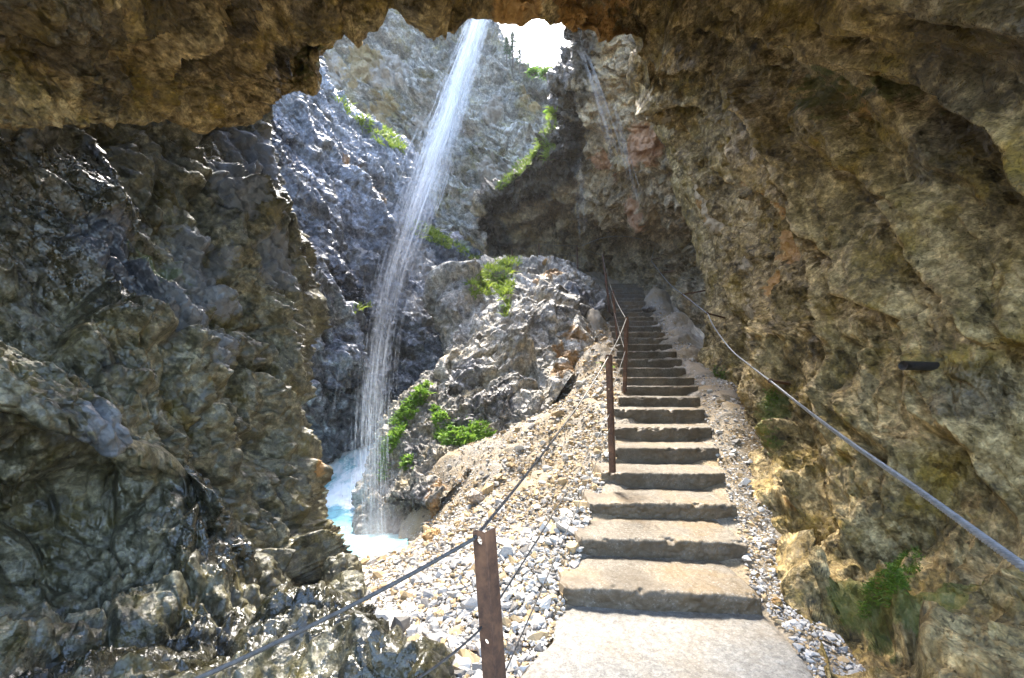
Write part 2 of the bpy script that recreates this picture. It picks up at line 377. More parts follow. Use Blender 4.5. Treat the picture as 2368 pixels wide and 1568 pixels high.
def vault_height(p):
    """layered roof on the left, dipping ribs on the right, eased one into the other"""
    wt = np.clip((p[:, 0] - .3) / 1.4, 0, 1)
    h1, q1 = rock_height(p, .65, (1, .25, .05), .4, low=.6, f1=.6, f2=.36, f3=.18, f4=.07, rid=.22, seed=3)
    h2, q2 = rock_height(p, .75, (.1, -.5, -.86), .22, low=.6, f1=.45, f2=.28, f3=.15, f4=.07, rid=.16, seed=5)
    wb = np.stack([fbm(p / .8, 3), fbm(p / .8 + 9, 3), fbm(p / .8 + 23, 3)], 1)
    rib = squash(p + .07 * wb, (.1, -.5, -.86), .07)
    h2 = .6 * h2 + .95 * facet(rib / 1.0 + 2.2, 8, 36)[0] + .62 * facet(rib / .42 + 5.2, 9, 36)[0] + .13 * facet(rib / .17 + 1.2, 10, 44)[0] + .10 * (ridged(rib / .8 + 4.4, 3) - .5)
    q2 = .35 * q2 + .65 * rib
    return h1 * (1 - wt) + h2 * wt, q1 * (1 - wt)[:, None] + q2 * wt[:, None]
rock_sheet('cave_roof', vg, M['vault'], .7, 'olive brown rock vault arching overhead and down the right side of the cave', 'rock roof', 'structure', amp=.72, hfun=vault_height, edge0=.45,
           moss=[(2050,1380,2.6,.4),(2120,1330,2.6,.35),(1960,1420,2.6,.25),(1785,960,5.4,.35),(1665,865,7.8,.3),(2000,150,4.4,.8),(2180,90,3.6,.7),(1920,350,5.2,.7),(1880,420,5.6,.6),(700,110,5.4,.7),(420,180,4.4,.6),(560,50,4.6,.6),(100,60,3.2,.5),(1770,1020,5.0,.3),(1960,700,5.0,.4)],
           ochre=[(1770,370,6.7,.5),(1815,430,6.2,.5),(1600,510,9.5,.5),(1400,70,6.2,.55),(1440,105,6.7,.4),(1300,40,5.6,.55),(1200,30,5.2,.4),(560,210,5.3,.2),(450,225,4.9,.2),(2000,280,4.5,.5),(1850,560,6.2,.4),(1790,650,6.4,.3),(1830,1150,4.0,.2)],
           pale=[(1560,250,8.8,.5),(1650,500,8.8,.6),(1740,590,7.6,.4),(1760,720,7.2,.6),(1700,680,8.6,.4),(1610,420,9.2,.5)],
           wet=[(2130,640,3.8,.35),(2060,600,4.2,.4),(1980,590,4.8,.3),(1770,150,6.5,.45),(2200,330,3.4,.35),(2330,200,3,.6),(2330,40,2.7,.7),(1900,250,5.2,.3),(1580,50,7.2,.5),(2250,900,2.9,.25),(2010,760,4.4,.25),(1540,300,9.3,.4),(2180,480,3.6,.25),(30,40,2.5,.5),(180,60,2.8,.3),(420,140,3.8,.3),(250,190,3.2,.25),(620,120,4.8,.35),(560,30,4.0,.3),(720,20,4.6,.3),(60,200,2.6,.25),(380,20,3.2,.3),(950,-20,4.5,.3),(1700,240,6.8,.3),(1850,330,5.6,.3)])  # roof and hollow patches paint in shade; right wall ones are simply darker

back_ctrl = [
 [(1372,40,13),(1362,45,12.5),(1400,30,11.5),(1500,20,10.5),(1600,20,10)],
 [(1372,90,14),(1360,90,12.5),(1390,95,12),(1480,110,11),(1600,100,10)],
 [(1375,130,14.5),(1354,130,13),(1390,150,12.3),(1480,170,11.3),(1620,180,10.2)],
 [(1352,190,15.5),(1316,195,13.5),(1380,220,12.8),(1490,260,11.6),(1650,280,10.6)],
 [(1336,250,16),(1298,250,14.3),(1370,300,13.5),(1490,350,12.3),(1680,370,11)],
 [(1308,290,18),(1286,288,15.2),(1370,370,14.6),(1500,430,13.2),(1720,460,11.3)],
 [(1270,345,19),(1234,347,16.5),(1330,400,16),(1490,480,14.5),(1720,520,11.8)],
 [(1230,390,20),(1194,390,17.2),(1310,450,17.3),(1480,530,16),(1720,570,12)],
 [(1190,430,20.5),(1155,430,17.8),(1290,490,18.3),(1470,560,17.2),(1700,610,12.5)],
 [(1150,480,21),(1114,482,18.3),(1280,530,19.3),(1460,590,18.2),(1680,650,13)],
 [(1150,540,21.5),(1118,540,19.2),(1280,570,19.9),(1450,620,18.8),(1660,690,13)],
 [(1160,610,22),(1122,610,19.8),(1280,630,20.2),(1440,660,19),(1640,730,13)],
 [(1160,680,22),(1122,680,19.8),(1280,690,20.2),(1440,700,19),(1640,780,13)]]
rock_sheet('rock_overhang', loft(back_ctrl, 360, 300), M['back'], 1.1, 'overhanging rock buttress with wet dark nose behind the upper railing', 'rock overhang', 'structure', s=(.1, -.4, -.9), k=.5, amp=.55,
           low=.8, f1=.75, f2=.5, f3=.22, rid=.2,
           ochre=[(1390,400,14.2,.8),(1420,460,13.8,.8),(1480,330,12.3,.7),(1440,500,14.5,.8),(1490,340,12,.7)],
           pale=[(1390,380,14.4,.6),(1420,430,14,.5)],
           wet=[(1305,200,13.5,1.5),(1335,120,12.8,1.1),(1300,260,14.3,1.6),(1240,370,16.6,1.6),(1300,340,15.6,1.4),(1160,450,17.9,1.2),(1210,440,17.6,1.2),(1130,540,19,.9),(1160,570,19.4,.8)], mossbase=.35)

cx = [600, 700, 800, 880, 950, 1010, 1060, 1105, 1150, 1190, 1230, 1290, 1345, 1450]
top = [-70, -60, -50, -45, -40, -35, -15, 48, 108, 142, 168, 182, 194, 220]
mid = [24.5, 24.3, 24, 23.8, 23.6, 23.4, 23.2, 23, 22.9, 22.7, 22.5, 22.2, 22, 22]
cliff_ctrl = [[(x, t + 10, m + 5) for x, t, m in zip(cx, top, mid)]]
for j, y in enumerate((None, .14, .32, .5, .68, .84, 1.0)):
    row = []
    for x, t, m in zip(cx, top, mid):
        yy = t if y is None else t + y * (700 - t)
        row.append((x, yy, m + [1.6, .9, 0, -.3, -.9, -1.4, -1.7][j]))
    cliff_ctrl.append(row)
rock_sheet('cliff', loft(cliff_ctrl, 400, 430), M['cliff'], 2.0, 'tall grey weathered cliff behind the waterfall', 'cliff', 'structure', s=(.8, .1, -.55), k=.4, amp=.62,
           low=.7, f1=.7, f2=.42, f3=.22, rid=.16,
           ochre=[(830,130,23.5,1.6),(840,310,22.5,1.3),(790,250,23,1.2),(1200,130,22.6,1.2),(880,230,23,1.3),(1240,210,22,1.3)],
           pale=[(890,150,23.4,1.5),(1110,385,21.8,1.0),(1150,400,21.6,.8),(900,310,22.6,1.0),(1110,450,21.5,.7),(1140,250,22.4,1.0),(760,150,23.6,1.3),(960,260,22.8,1.0)], mossbase=.5,
           moss=[(1230,150,22.4,1.2),(1290,165,22,1.0),(1180,110,22.8,.8),(1040,20,23.4,1.0)])

gorge_ctrl = [
 [(480,60,10),(600,70,11.5),(680,80,13),(712,90,14.5),(730,100,16),(728,100,20)],
 [(480,210,9.5),(600,215,11),(680,205,12.8),(728,185,14.5),(752,195,16.2),(750,195,20)],
 [(480,320,9.3),(610,320,10.5),(700,305,12.5),(775,280,14.5),(835,292,16.5),(830,290,20)],
 [(500,420,9),(630,400,10.2),(730,385,12),(830,365,14.3),(925,350,17),(930,345,20.5)],
 [(520,520,8.8),(650,500,9.8),(750,480,11.4),(850,460,13.6),(950,440,16.8),(980,430,20.5)],
 [(540,620,8.7),(660,610,9.4),(760,590,10.8),(850,570,12.8),(930,540,15.5),(1000,530,20)],
 [(560,730,8.6),(670,720,9.2),(770,700,10.4),(850,690,12),(920,670,14.2),(1000,650,18)],
 [(580,850,8.5),(680,840,9.1),(770,830,10.2),(850,830,11.6),(920,830,13.2),(1000,830,15)],
 [(600,980,8.6),(690,980,9.6),(770,980,10.6),(840,985,11.4),(900,990,12.2),(960,990,13)],
 [(620,1110,9.0),(700,1110,10.2),(770,1110,11.2),(830,1105,11.8),(880,1105,12.3),(940,1105,13)],
 [(620,1240,9.0),(700,1230,10.2),(770,1220,11.2),(830,1200,11.8),(880,1190,12.3),(940,1190,13)]]
rock_sheet('gorge_side', loft(gorge_ctrl, 520, 300), M['gorge'], 1.1, 'wet blue grey gorge side with slanting slabs left of the waterfall', 'rock face', 'structure', s=(.62, .2, -.75), k=.4, amp=.5,
           low=.8, f1=.8, f2=.45, f3=.22, rid=.1,
           wet=[(800,640,11.2,1.0),(770,860,10.3,1.0),(650,330,11,.9),(860,740,12,.8)],
           ochre=[(830,420,13.8,.8),(800,390,13.5,.7),(870,470,14.3,.7)], mossbase=.3,
           moss=[(840,290,16.2,.5),(880,330,16.8,.5),(790,245,15.8,.4)])

ledge_ctrl = [
 [(850,500,18.5),(940,520,19),(1000,540,19.3),(1070,575,19.6),(1130,615,20),(1200,650,20)],
 [(845,480,15.5),(925,508,16.5),(1000,536,17.3),(1065,570,18),(1120,606,18.6),(1200,640,19)],
 [(855,560,14.4),(940,580,15),(1010,610,15.8),(1070,640,16.4),(1130,670,17),(1200,700,17.5)],
 [(865,660,13.3),(940,680,13.8),(1010,700,14.3),(1080,720,14.7),(1140,740,15),(1210,760,15)],
 [(875,770,12.6),(950,790,12.9),(1020,800,13.2),(1090,810,13.4),(1150,820,13.5),(1220,820,13.5)],
 [(880,890,12),(950,890,12.2),(1020,890,12.4),(1090,890,12.6),(1150,890,12.6),(1220,890,12.6)],
 [(880,1020,11.2),(950,1020,11.2),(1020,1020,11.3),(1090,1020,11.4),(1150,1020,11.4),(1220,1020,11.4)]]
rock_sheet('rock_ledge', loft(ledge_ctrl, 340, 230), M['gorge'], 1.0, 'sloping lit rock ledge with grass under the broad part of the waterfall', 'rock ledge', 'structure', s=(.75, .3, -.5), k=.55, amp=.5,
           low=.7, f1=.75, f2=.45, f3=.25, rid=.2, mossbase=.5, pale=[(960,590,15.2,1.3),(1000,640,15.4,1.2),(980,720,13.9,.9)],
           moss=[(1000,545,17,.9),(1060,580,17.6,.7),(890,500,15.8,.7)])

boulder_ctrl = [
 [(1100,660,17.5),(1095,640,17),(1150,620,17.5),(1220,612,17.5),(1290,612,17),(1350,640,15.5),(1400,690,14.5)],
 [(1090,660,16),(1068,648,13.6),(1130,620,14.6),(1210,606,15),(1290,604,14.8),(1345,632,14),(1392,695,13.4)],
 [(1080,700,15.5),(1043,692,12.4),(1120,672,12.8),(1200,660,13),(1280,655,12.8),(1340,685,12.4),(1386,740,12.2)],
 [(1070,770,14),(1028,765,11),(1100,750,11),(1190,745,11),(1270,750,11),(1322,775,10.9),(1360,800,11)],
 [(1050,850,13),(1003,852,9.9),(1080,845,9.7),(1160,845,9.7),(1240,850,9.8),(1296,850,9.8),(1325,860,10)],
 [(1050,905,12.5),(1000,905,9.5),(1060,912,9.2),(1140,912,9.0),(1220,910,9.0),(1268,900,9.1),(1300,900,9.3)],
 [(1070,970,12),(1038,968,9.3),(1085,988,8.9),(1145,1002,8.6),(1195,998,8.3),(1245,955,8.5),(1280,930,8.9)],
 [(1080,990,12),(1060,985,10),(1100,1010,9.6),(1150,1030,9.2),(1195,1030,8.8),(1250,1000,9),(1290,970,9.2)]]
rock_sheet('boulder', loft(boulder_ctrl, 440, 380), M['boulder'], 1.3, 'huge pale grey cracked boulder with grass on top between waterfall and stairs', 'boulder', s=(.4, .2, -.9), k=.7, amp=.55,
           low=.9, f1=.75, f2=.28, f3=.11, f4=.045, rid=.05, seed=2, mossbase=.2,
           wet=[(1060,930,9.2,.7),(1100,960,9.0,.6),(1160,900,9.1,.35),(1080,860,9.7,.5),(1340,690,12.3,.7),(1360,730,11.8,.6),(1150,960,8.8,.4),(1215,850,9.5,.3)],  # wet here: darkened patches, mostly on the lower left
           ochre=[(1270,640,13.2,.5),(1335,780,10.8,.4),(1300,870,9.7,.4),(1310,820,10.2,.4)], moss=[(1150,630,14,.8),(1120,665,13,.6)])

mound_ctrl = [
 [(1010,880,11.5),(990,860,11),(1050,870,11),(1120,880,10.5),(1200,890,10)],
 [(990,905,11.5),(965,895,9.8),(1020,915,9.6),(1100,945,9.2),(1180,965,8.8)],
 [(930,980,11.3),(903,968,9.4),(980,988,9),(1060,1012,8.6),(1160,1022,8.2)],
 [(910,1060,11),(885,1052,9),(950,1052,8.5),(1040,1062,8),(1140,1072,7.6)],
 [(870,1120,11),(836,1112,8.6),(920,1110,8.1),(1010,1112,7.6),(1100,1122,7.1)],
 [(850,1175,10.5),(813,1165,8.1),(890,1150,7.6),(965,1150,7.2),(1040,1160,6.75)],
 [(850,1220,10.3),(816,1210,7.8),(890,1210,7.6),(965,1210,7.3),(1010,1205,6.7)],
 [(880,1300,10),(850,1285,7.6),(900,1285,7.5),(965,1285,7.3),(1000,1260,6.7)],
 [(900,1380,10),(870,1370,7.4),(910,1370,7.4),(970,1370,7.2),(1000,1350,6.7)]]
rock_sheet('rock_mound', loft(mound_ctrl, 330, 260), M['mound'], .7, 'rounded grey rock mound with ferns rising from the pool below the boulder', 'rock mound', s=(.3, .3, -.9), k=.6, amp=.42,
           low=.6, f1=.7, f2=.45, f3=.25, rid=.2, seed=4, mossbase=.25,
           wet=[(930,1210,7.4,.5),(970,1180,7.1,.45),(940,1260,7.3,.5),(960,1060,8.4,.35),(850,1200,7.8,.4)],
           ochre=[(1060,1120,7.2,.5),(1020,1170,6.9,.3)])

# ------------------------------------------------------------------ staircase data
NY = [1363,1246,1161.7,1092.7,1035,988,946,918,893,872.6,850.5,830,812,795.5,781,767,754,742,733,722,714,705,697,689,681,675,670,665,660.5,656]
XL = [1303,1339,1365,1393,1421,1420,1421,1432,1439,1440,1435,1426,1425,1422,1419,1415,1412,1410,1409,1408,1408,1408,1408,1408,1407,1407,1406,1406,1405,1402]
XR = [1750,1721,1699,1676,1660,1645,1632,1621,1614,1605,1586,1576,1565,1555,1546,1539,1529,1521,1511,1511,1492,1491,1492,1492,1491,1490,1489,1488,1486,1482]
D = [2.94 + .545 * i if i < 20 else 13.3 + .45 * (i - 19) for i in range(30)]
STEP = []
for i in range(30):
    z = CAM_H - (NY[i] - CY) / F * D[i]
    STEP.append(((XL[i] - CX) / F * D[i], (XR[i] - CX) / F * D[i], D[i], z))

# ------------------------------------------------------------------ terrain (one height field through measured points)
tp = []
for i, (xl, xr, d, z) in enumerate(STEP):
    tp += [(xl - .08, d + .1, z - .10), (xr + .08, d + .1, z - .08), ((xl + xr) / 2, d + .1, z - .22)]
for x, y, d in [(1845,1480,2.54),(1800,1350,3.2),(1760,1230,3.9),(1750,1130,4.7),(1748,1050,5.4),(1725,950,6.4),(1695,900,7.3),(1630,850,8.7),(1600,800,10),(1560,720,12),(1510,660,15),(1490,640,17.5),
                (1340,1000,6.5),(1250,1100,6),(1150,1080,6.6),(1200,1000,7.3),(1100,1050,7.4),(1000,1085,7.6),(1365,800,9.8),(1385,720,11.8),(1388,690,13),(1060,1215,5.2),(1180,1205,5.0),(1300,1210,4.6),(1000,1250,5.4),
                (960,1275,5.5),(780,1300,5.9),(900,1297,5.4),(840,1440,3.1),(870,1360,4.1),(1380,900,7.6),(1390,1000,6.0),(1370,1110,5.0)]:
    tp.append(tuple(P(x, y, d)))
tp += [(-2.2,.2,-.1),(-1,.2,-.02),(0,.2,0),(1,.2,0),(1.7,.2,0),(2.2,.2,-.4),(3,.2,-.6),(3,1.5,-.5),(-2,2.3,-.25),(-.9,2.3,-.12),(0,2.3,-.01),(1,2.3,0),(1.6,2.3,0),(2.05,2.4,-.15),(2.6,2.4,-.4),(2.5,3.2,-.1),(3.3,3.5,-.3),(0,1.2,0),(1,1.2,0),(.3,2.9,-.02),(1.6,2.9,0),
       (-.3,3.0,-.09),(-3,4,-.9),(-3.6,6,-1.5),(-2.6,7,-1.5),(-2.3,8.5,-1.5),(-3,10,-1.5),(-1.8,7,-1.3),(-4,9,-1.5),(-1.2,12,1.0),(0,14,2.4),(1.5,15,4.4),(2,17.5,5.7),(.2,18,5.3),(3.6,19,5.75),(5.2,19.5,5.9),
       (1,20,6.0),(-1,20,4.4),(6,14,3),(5.2,10,1.2),(4.6,7,.9),(3.8,5,.2),(-3,14,-.5),(-3,18,.5)]
tp += [(-2,14,-.3),(-2,17,.3),(-1.2,16,1.6),(-4,16,-.5),(.3,9.5,.3),(.9,10,.8),(1.2,11,1.4),(.6,12,1.6),(-.5,9,.1),(.8,9.0,.75),(1.7,13,2.9)]
for q in [(1750,1130,4.7),(1725,950,6.4),(1630,850,8.7),(1600,800,10),(1560,720,12),(1510,660,15),(1490,640,17.5)]:
    tp.append(tuple(P(*q) + np.array([.9, 0, -.9])))
tp = np.array(tp)
def tps(p, q):
    r2 = ((p[:, None, :2] - q[None, :, :2]) ** 2).sum(2)
    return .5 * r2 * np.log(r2 + 1e-9)
A = tps(tp, tp) + np.eye(len(tp)) * .02
Q = np.c_[np.ones(len(tp)), tp[:, :2]]
sol = np.linalg.solve(np.block([[A, Q], [Q.T, np.zeros((3, 3))]]), np.r_[tp[:, 2], 0, 0, 0])
def ground_z(xy):
    out = np.empty(len(xy))
    for a in range(0, len(xy), 20000):
        s = xy[a:a + 20000]
        out[a:a + 20000] = tps(s, tp) @ sol[:-3] + np.c_[np.ones(len(s)), s] @ sol[-3:]
    return out
ty = np.concatenate([np.linspace(-1.5, 1.5, 40), np.linspace(1.53, 7, 250), np.linspace(7.03, 14, 200), np.linspace(14.1, 21, 90)])
tx = np.linspace(-4.2, 5.8, 330)
gx, gy = np.meshgrid(tx, ty)
tv = np.c_[gx.ravel(), gy.ravel()]
tz = ground_z(tv)
t3 = np.c_[tv, tz]
rough_m = np.clip((t3[:, 1] - 2.6) / 2, .12, 1)
onpath = (t3[:, 0] > -.3) & (t3[:, 0] < 1.6) & (t3[:, 1] < 2.9)
t3[:, 2] += np.where(onpath, 0, rough_m * (.05 * fbm(t3 / .5, 4) + .06 * facet(t3 / .35, 9)[0] * np.clip((t3[:, 1] - 4.6) / 1.5, 0, 1)))
t3[:, 2] -= np.where(onpath, .03, 0)
t3[:, 2] += np.clip((t3[:, 1] - 7.5) / 2, 0, 1) * (.16 * facet(t3 / .7, 4, 36)[0] + .07 * facet(t3 / .22, 5, 40)[0])
def gravel_ground():
    t = NT('gravel_bed'); pos = t.pos()
    vo = t.n('TexVoronoi', Scale=38.0); t.t.links.new(pos, vo.inputs['Vector'])
    n = t.noise(pos, 2.2, 5, .6); nf = t.noise(pos, 60, 4, .7)
    c = t.mix(t.ramp(n, .38, .72), (.34, .30, .24), (.34, .24, .11))
    c = t.mix(t.math('MULTIPLY', vo.outputs['Color'], .55), c, (.20, .17, .13)) if False else t.mix(t.ramp(nf, .3, .7), t.mix(1.0, c, (.45, .43, .4), 'MULTIPLY'), c)
    t.put(t.b.inputs['Base Color'], c); t.b.inputs['Roughness'].default_value = .8
    t.put(t.b.inputs['Normal'], t.bump(nf, .6, .01, t.bump(vo.outputs['Distance'], .6, .012)))
    return t.m
tag(mesh_obj('terrain', t3, grid_faces(len(ty), len(tx)), gravel_ground()), 'stony ground sloping from the path down to the pool and up beside the stairs', 'ground', None, 'structure')
gb = np.array([[-40, -20, -3], [40, -20, -3], [40, 50, -3], [-40, 50, -3]], float)
tag(mesh_obj('ground', gb, np.array([[0, 1, 2, 3]]), plain('river_bed', (.18, .16, .13), .9, .4, 1.5)), 'broad bedrock under the gorge', 'ground', None, 'structure')

# ------------------------------------------------------------------ path and staircase
def concrete_mat(name='worn_concrete', ca=(.095, .075, .048), cb=(.215, .185, .14), rust=.75):
    t = NT(name); pos = t.pos()
    n1 = t.noise(pos, 1.7, 5, .6, .3); n2 = t.noise(pos, 28, 5, .75); n3 = t.noise(pos, 150, 3, .7)
    c = t.mix(t.ramp(n2, .36, .64), ca, cb)
    c = t.mix(t.math('MULTIPLY', t.ramp(n1, .46, .62), rust), c, t.mix(n2, (.13, .08, .03), (.28, .19, .085)))
    c = t.mix(t.ramp(n3, .54, .66), c, (.07, .058, .042)); c = t.mix(t.math('MULTIPLY', t.ramp(t.noise(pos, 75, 3, .7), .56, .66), .6), c, (.46, .43, .38))
    c = t.mix(t.attr('stain_shade').outputs['Fac'], c, t.mix(n2, (.05, .036, .02), (.13, .092, .05)))
    t.put(t.b.inputs['Base Color'], c)
    t.put(t.b.inputs['Roughness'], t.math('ADD', t.math('MULTIPLY', t.ramp(n1, .4, .6), -.25), .75))
    b = t.bump(n2, .5, .012); t.put(t.b.inputs['Normal'], t.bump(n3, .6, .004, b))
    return t.m
M['concrete'] = concrete_mat(); M['path'] = concrete_mat('pale_path_concrete', (.15, .138, .118), (.32, .303, .265), .35)
pl = np.array([(.36, 2.98), (.24, 2.65), (.06, 2.35), (-.12, 1.9), (-.3, 1.2), (-.35, -1.2)]); pr = np.array([(1.63, 2.98), (1.60, 2.65), (1.52, 2.35), (1.5, 1.9), (1.5, 1.2), (1.5, -1.2)])
yy = np.concatenate([np.linspace(2.98, 1.7, 190), np.linspace(1.68, -1.2, 60)])
lx = np.interp(-yy, -pl[:, 1], pl[:, 0]); rx = np.interp(-yy, -pr[:, 1], pr[:, 0])
e = np.c_[np.zeros(len(yy)), yy * 3, np.zeros(len(yy))]
lx += .06 * fbm(e, 4); rx += .05 * fbm(e + 40, 4)
u = np.concatenate([[0], np.linspace(0, 1, 190), [1]])
pv = np.stack([lx[:, None] + (rx - lx)[:, None] * u, np.repeat(yy[:, None], len(u), 1), np.full((len(yy), len(u)), .018)], -1)
pf = pv.reshape(-1, 3)
pf[:, 2] += .006 * fbm(pf / .35, 4) + .0035 * fbm(pf / .03, 3) - .012 * np.clip(1 - np.minimum(np.tile(u, len(yy)), 1 - np.tile(u, len(yy))) / .04, 0, 1)
pv[:, 0, 2] = pv[:, -1, 2] = -.12
tag(mesh_obj('path', pf, grid_faces(*pv.shape[:2]), M['path'], attrs={'stain_shade': np.clip((pf[:, 1] - 2.75) * 2, 0, .35)}), 'pale worn concrete path at the foot of the stairs', 'path', None, 'structure')

stairs = empty('staircase', (STEP[0][0], STEP[0][2], 0), 'long flight of worn concrete steps climbing under the rock overhang', 'stairs')
def add_child(name, v, f, mat, par, **kw):
    o = mesh_obj(name, np.asarray(v) - np.array(par.location), f, mat, par, **kw); return o
for i, (xl, xr, d, z) in enumerate(STEP):
    zprev = STEP[i - 1][3] if i else 0.0
    nxt = STEP[i + 1][2] if i < 29 else d + 2.4
    go = nxt - d + .12; rise = z - zprev
    near = i < 8
    prof = [(.03, -rise - .16), (.012, -rise - .01)] + [(.012 - .012 * t, -rise + (rise - .03) * t) for t in np.linspace(.04, 1, 16 if near else 8)]
    prof += [(.002, -.016), (.010, -.005), (.024, 0)] + [(.024 + (go - .024) * t, 0) for t in np.linspace(.03, 1, 40 if i < 4 else 22 if near else 8)]
    prof = np.array(prof); bottom = -rise - .16
    nx = 150 if i < 4 else 90 if near else 50
    if i == 29: xl -= .75
    xs = np.linspace(xl, xr, nx)
    rot = R([6, 4, 2.5, 1.5, 1][i]) if i < 5 else R(random.uniform(-.8, .8))
    cols = [[(xl, a, bottom) for a, b in prof]] + [[(x, a, b) for a, b in prof] for x in xs] + [[(xr, a, bottom) for a, b in prof]]
    v = np.array(cols)
    tt = np.clip((v[..., 0] - xl) / (xr - xl), 0, 1)
    v[..., 1] += d - np.sin(rot) * (tt - .5) * (xr - xl) - .03 * (1 - (2 * tt - 1) ** 2)
    v[..., 2] += z - .018 * (2 * tt - 1) ** 2 * (i < 3) + .012 * (random.random() - .5) * (tt - .5)
    sh = v.shape[:2]; v = v.reshape(-1, 3)
    eb = np.tile(np.exp(-((prof[:, 1] + .004) / .03) ** 2 - (prof[:, 0] / .07) ** 2), sh[0])
    hh = .010 * fbm(v / .12 + i, 4) + .006 * fbm(v / .03 + i, 3)
    chip = np.clip(fbm(v / .16 + 7 * i, 4) - .28, 0, 1) * .09 * eb
    v[:, 1] += -hh * np.tile(prof[:, 0] < .02, sh[0]) + chip + .012 * eb * fbm(v / .05, 3)
    v[:, 2] += .5 * hh * np.tile(prof[:, 1] > -.02, sh[0]) - chip * .5
    ends = np.minimum(tt, 1 - tt).ravel(); v[:, 0] += .02 * fbm(v / .1 + 3, 3) * (ends < .02)
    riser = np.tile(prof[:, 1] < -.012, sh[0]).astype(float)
    st = np.clip(riser * ((.8 if i < 9 else .45 if i < 14 else .15) + .5 * fbm(v / .2 + 11, 4)), 0, 1)  # riser stain doubles as painted shade, eased higher up in place of light
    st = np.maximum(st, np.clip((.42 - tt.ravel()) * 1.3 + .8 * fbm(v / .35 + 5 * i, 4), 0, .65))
    add_child('step', v, grid_faces(*sh), M['concrete'], stairs, attrs={'stain_shade': st})

# ------------------------------------------------------------------ gravel
def hull_templates(n, flat, k=12):
    out = []
    for _ in range(n):
        bm = bmesh.new()
        pts = np.random.default_rng(len(out) + 100 * k + int(flat * 10)).normal(size=(k, 3)); pts /= np.linalg.norm(pts, axis=1)[:, None]
        pts *= .75 + .4 * np.random.default_rng(len(out)).random((k, 1)); pts[:, 2] *= flat; pts[:, 1] *= .75
        for p in pts: bm.verts.new(p)
        r = bmesh.ops.convex_hull(bm, input=bm.verts[:])
        bmesh.ops.delete(bm, geom=list({g for g in r['geom_interior'] + r['geom_unused'] if isinstance(g, bmesh.types.BMVert)}), context='VERTS')
        bmesh.ops.triangulate(bm, faces=bm.faces[:])
        bm.verts.index_update()
        out.append((np.array([v.co[:] for v in bm.verts]), np.array([[v.index for v in f.verts] for f in bm.faces])))
        bm.free()
    return out
TPL = hull_templates(24, .55, 13)
def scatter(name, pts, size, cols, mat, seed=1, sink=.25):
    r = np.random.default_rng(seed); V, Fc, Cc = [], [], []; o = 0
    for i in range(len(pts)):
        tv_, tf = TPL[r.integers(len(TPL))]
        a = r.random() * 6.283; ca, sa = math.cos(a), math.sin(a); b = r.normal() * .35; cb, sb = math.cos(b), math.sin(b)
        m = np.array([[ca, -sa, 0], [sa, ca, 0], [0, 0, 1]]) @ np.array([[1, 0, 0], [0, cb, -sb], [0, sb, cb]])
        v = (tv_ * size[i] * r.uniform(.75, 1.25, 3)) @ m.T + pts[i] + np.array([0, 0, size[i] * .55 * (1 - 2 * sink)])
        V.append(v); Fc.append(tf + o); o += len(v); Cc.append(np.repeat(cols[i][None], len(v), 0))
    return mesh_obj(name, np.concatenate(V), np.concatenate(Fc), mat, smooth=False, attrs={'tint': np.c_[np.concatenate(Cc), np.ones(o)]})
M['gravel'] = plain('limestone_chips', (.9, .9, .9), .75, .25, 90, attr='tint', bump=.4)
def inside(x, y, poly):
    poly = np.array(poly, float); c = np.zeros(len(x), bool); j = len(poly) - 1
    for i in range(len(poly)):
        xi, yi = poly[i]; xj, yj = poly[j]
        c ^= ((yi > y) != (yj > y)) & (x < (xj - xi) * (y - yi) / (yj - yi + 1e-9) + xi); j = i
    return c
def stone_tint(r, n, yellow):
    """yellow: 0..1 share of ochre chips"""
    g = r.uniform(.34, .66, n)[:, None] * np.array([1, .95, .87])
    y = r.uniform(.3, .58, n)[:, None] * np.array([1, .72, .38]); dk = r.uniform(.12, .26, n)[:, None] * np.array([1, .93, .84])
    k = r.random(n); out = np.where((k < yellow)[:, None], y, g); return np.where((k > .9)[:, None], dk, out)
stx = np.array([s[2] for s in STEP]); stl = np.array([s[0] for s in STEP]); strr = np.array([s[1] for s in STEP])
def offstair(p, pad=.0):
    l = np.interp(p[:, 1], stx, stl) - pad; r_ = np.interp(p[:, 1], stx, strr) + pad
    on = (p[:, 1] > 2.9) & (p[:, 1] < 18) & (p[:, 0] > l) & (p[:, 0] < r_)
    pw = (p[:, 1] <= 2.98) & (p[:, 0] > np.interp(-p[:, 1], -pl[:, 1], pl[:, 0])) & (p[:, 0] < np.interp(-p[:, 1], -pr[:, 1], pr[:, 0]))
    return ~(on | pw)
r = np.random.default_rng(5)
cand = np.c_[r.uniform(-3, 5.2, 900000), r.uniform(.6, 16, 900000) ** 1.0]
keep = r.random(len(cand)) < np.clip(8.0 / cand[:, 1] ** 2, 0, 1)
cand = cand[keep]; cand = np.c_[cand, ground_z(cand)]
cand[:, 2] += np.where((cand[:, 1] > 2.6), .02, 0)
X_, Y_ = px(cand)
FOOT = np.array([P(*q) for q in [(1845,1480,2.54),(1800,1350,3.2),(1760,1230,3.9),(1750,1130,4.7),(1748,1050,5.4),(1725,950,6.4),(1695,900,7.3),(1630,850,8.7),(1600,800,10),(1560,720,12),(1510,660,15),(1490,640,17.5)]])
cand = cand[(cand[:, 0] < np.interp(cand[:, 1], FOOT[:, 1], FOOT[:, 0]) + .12 + .25 * np.clip(3.4 - cand[:, 1], 0, 1))]
X_, Y_ = px(cand)
cand = cand[offstair(cand, -.01) & (X_ > 700) & (X_ < 2000) & (Y_ < 1720) & (cand[:, 2] > -1.05)]
cand = cand[r.permutation(len(cand))]
leftside = cand[:, 0] < np.interp(cand[:, 1], stx, (stl + strr) / 2)
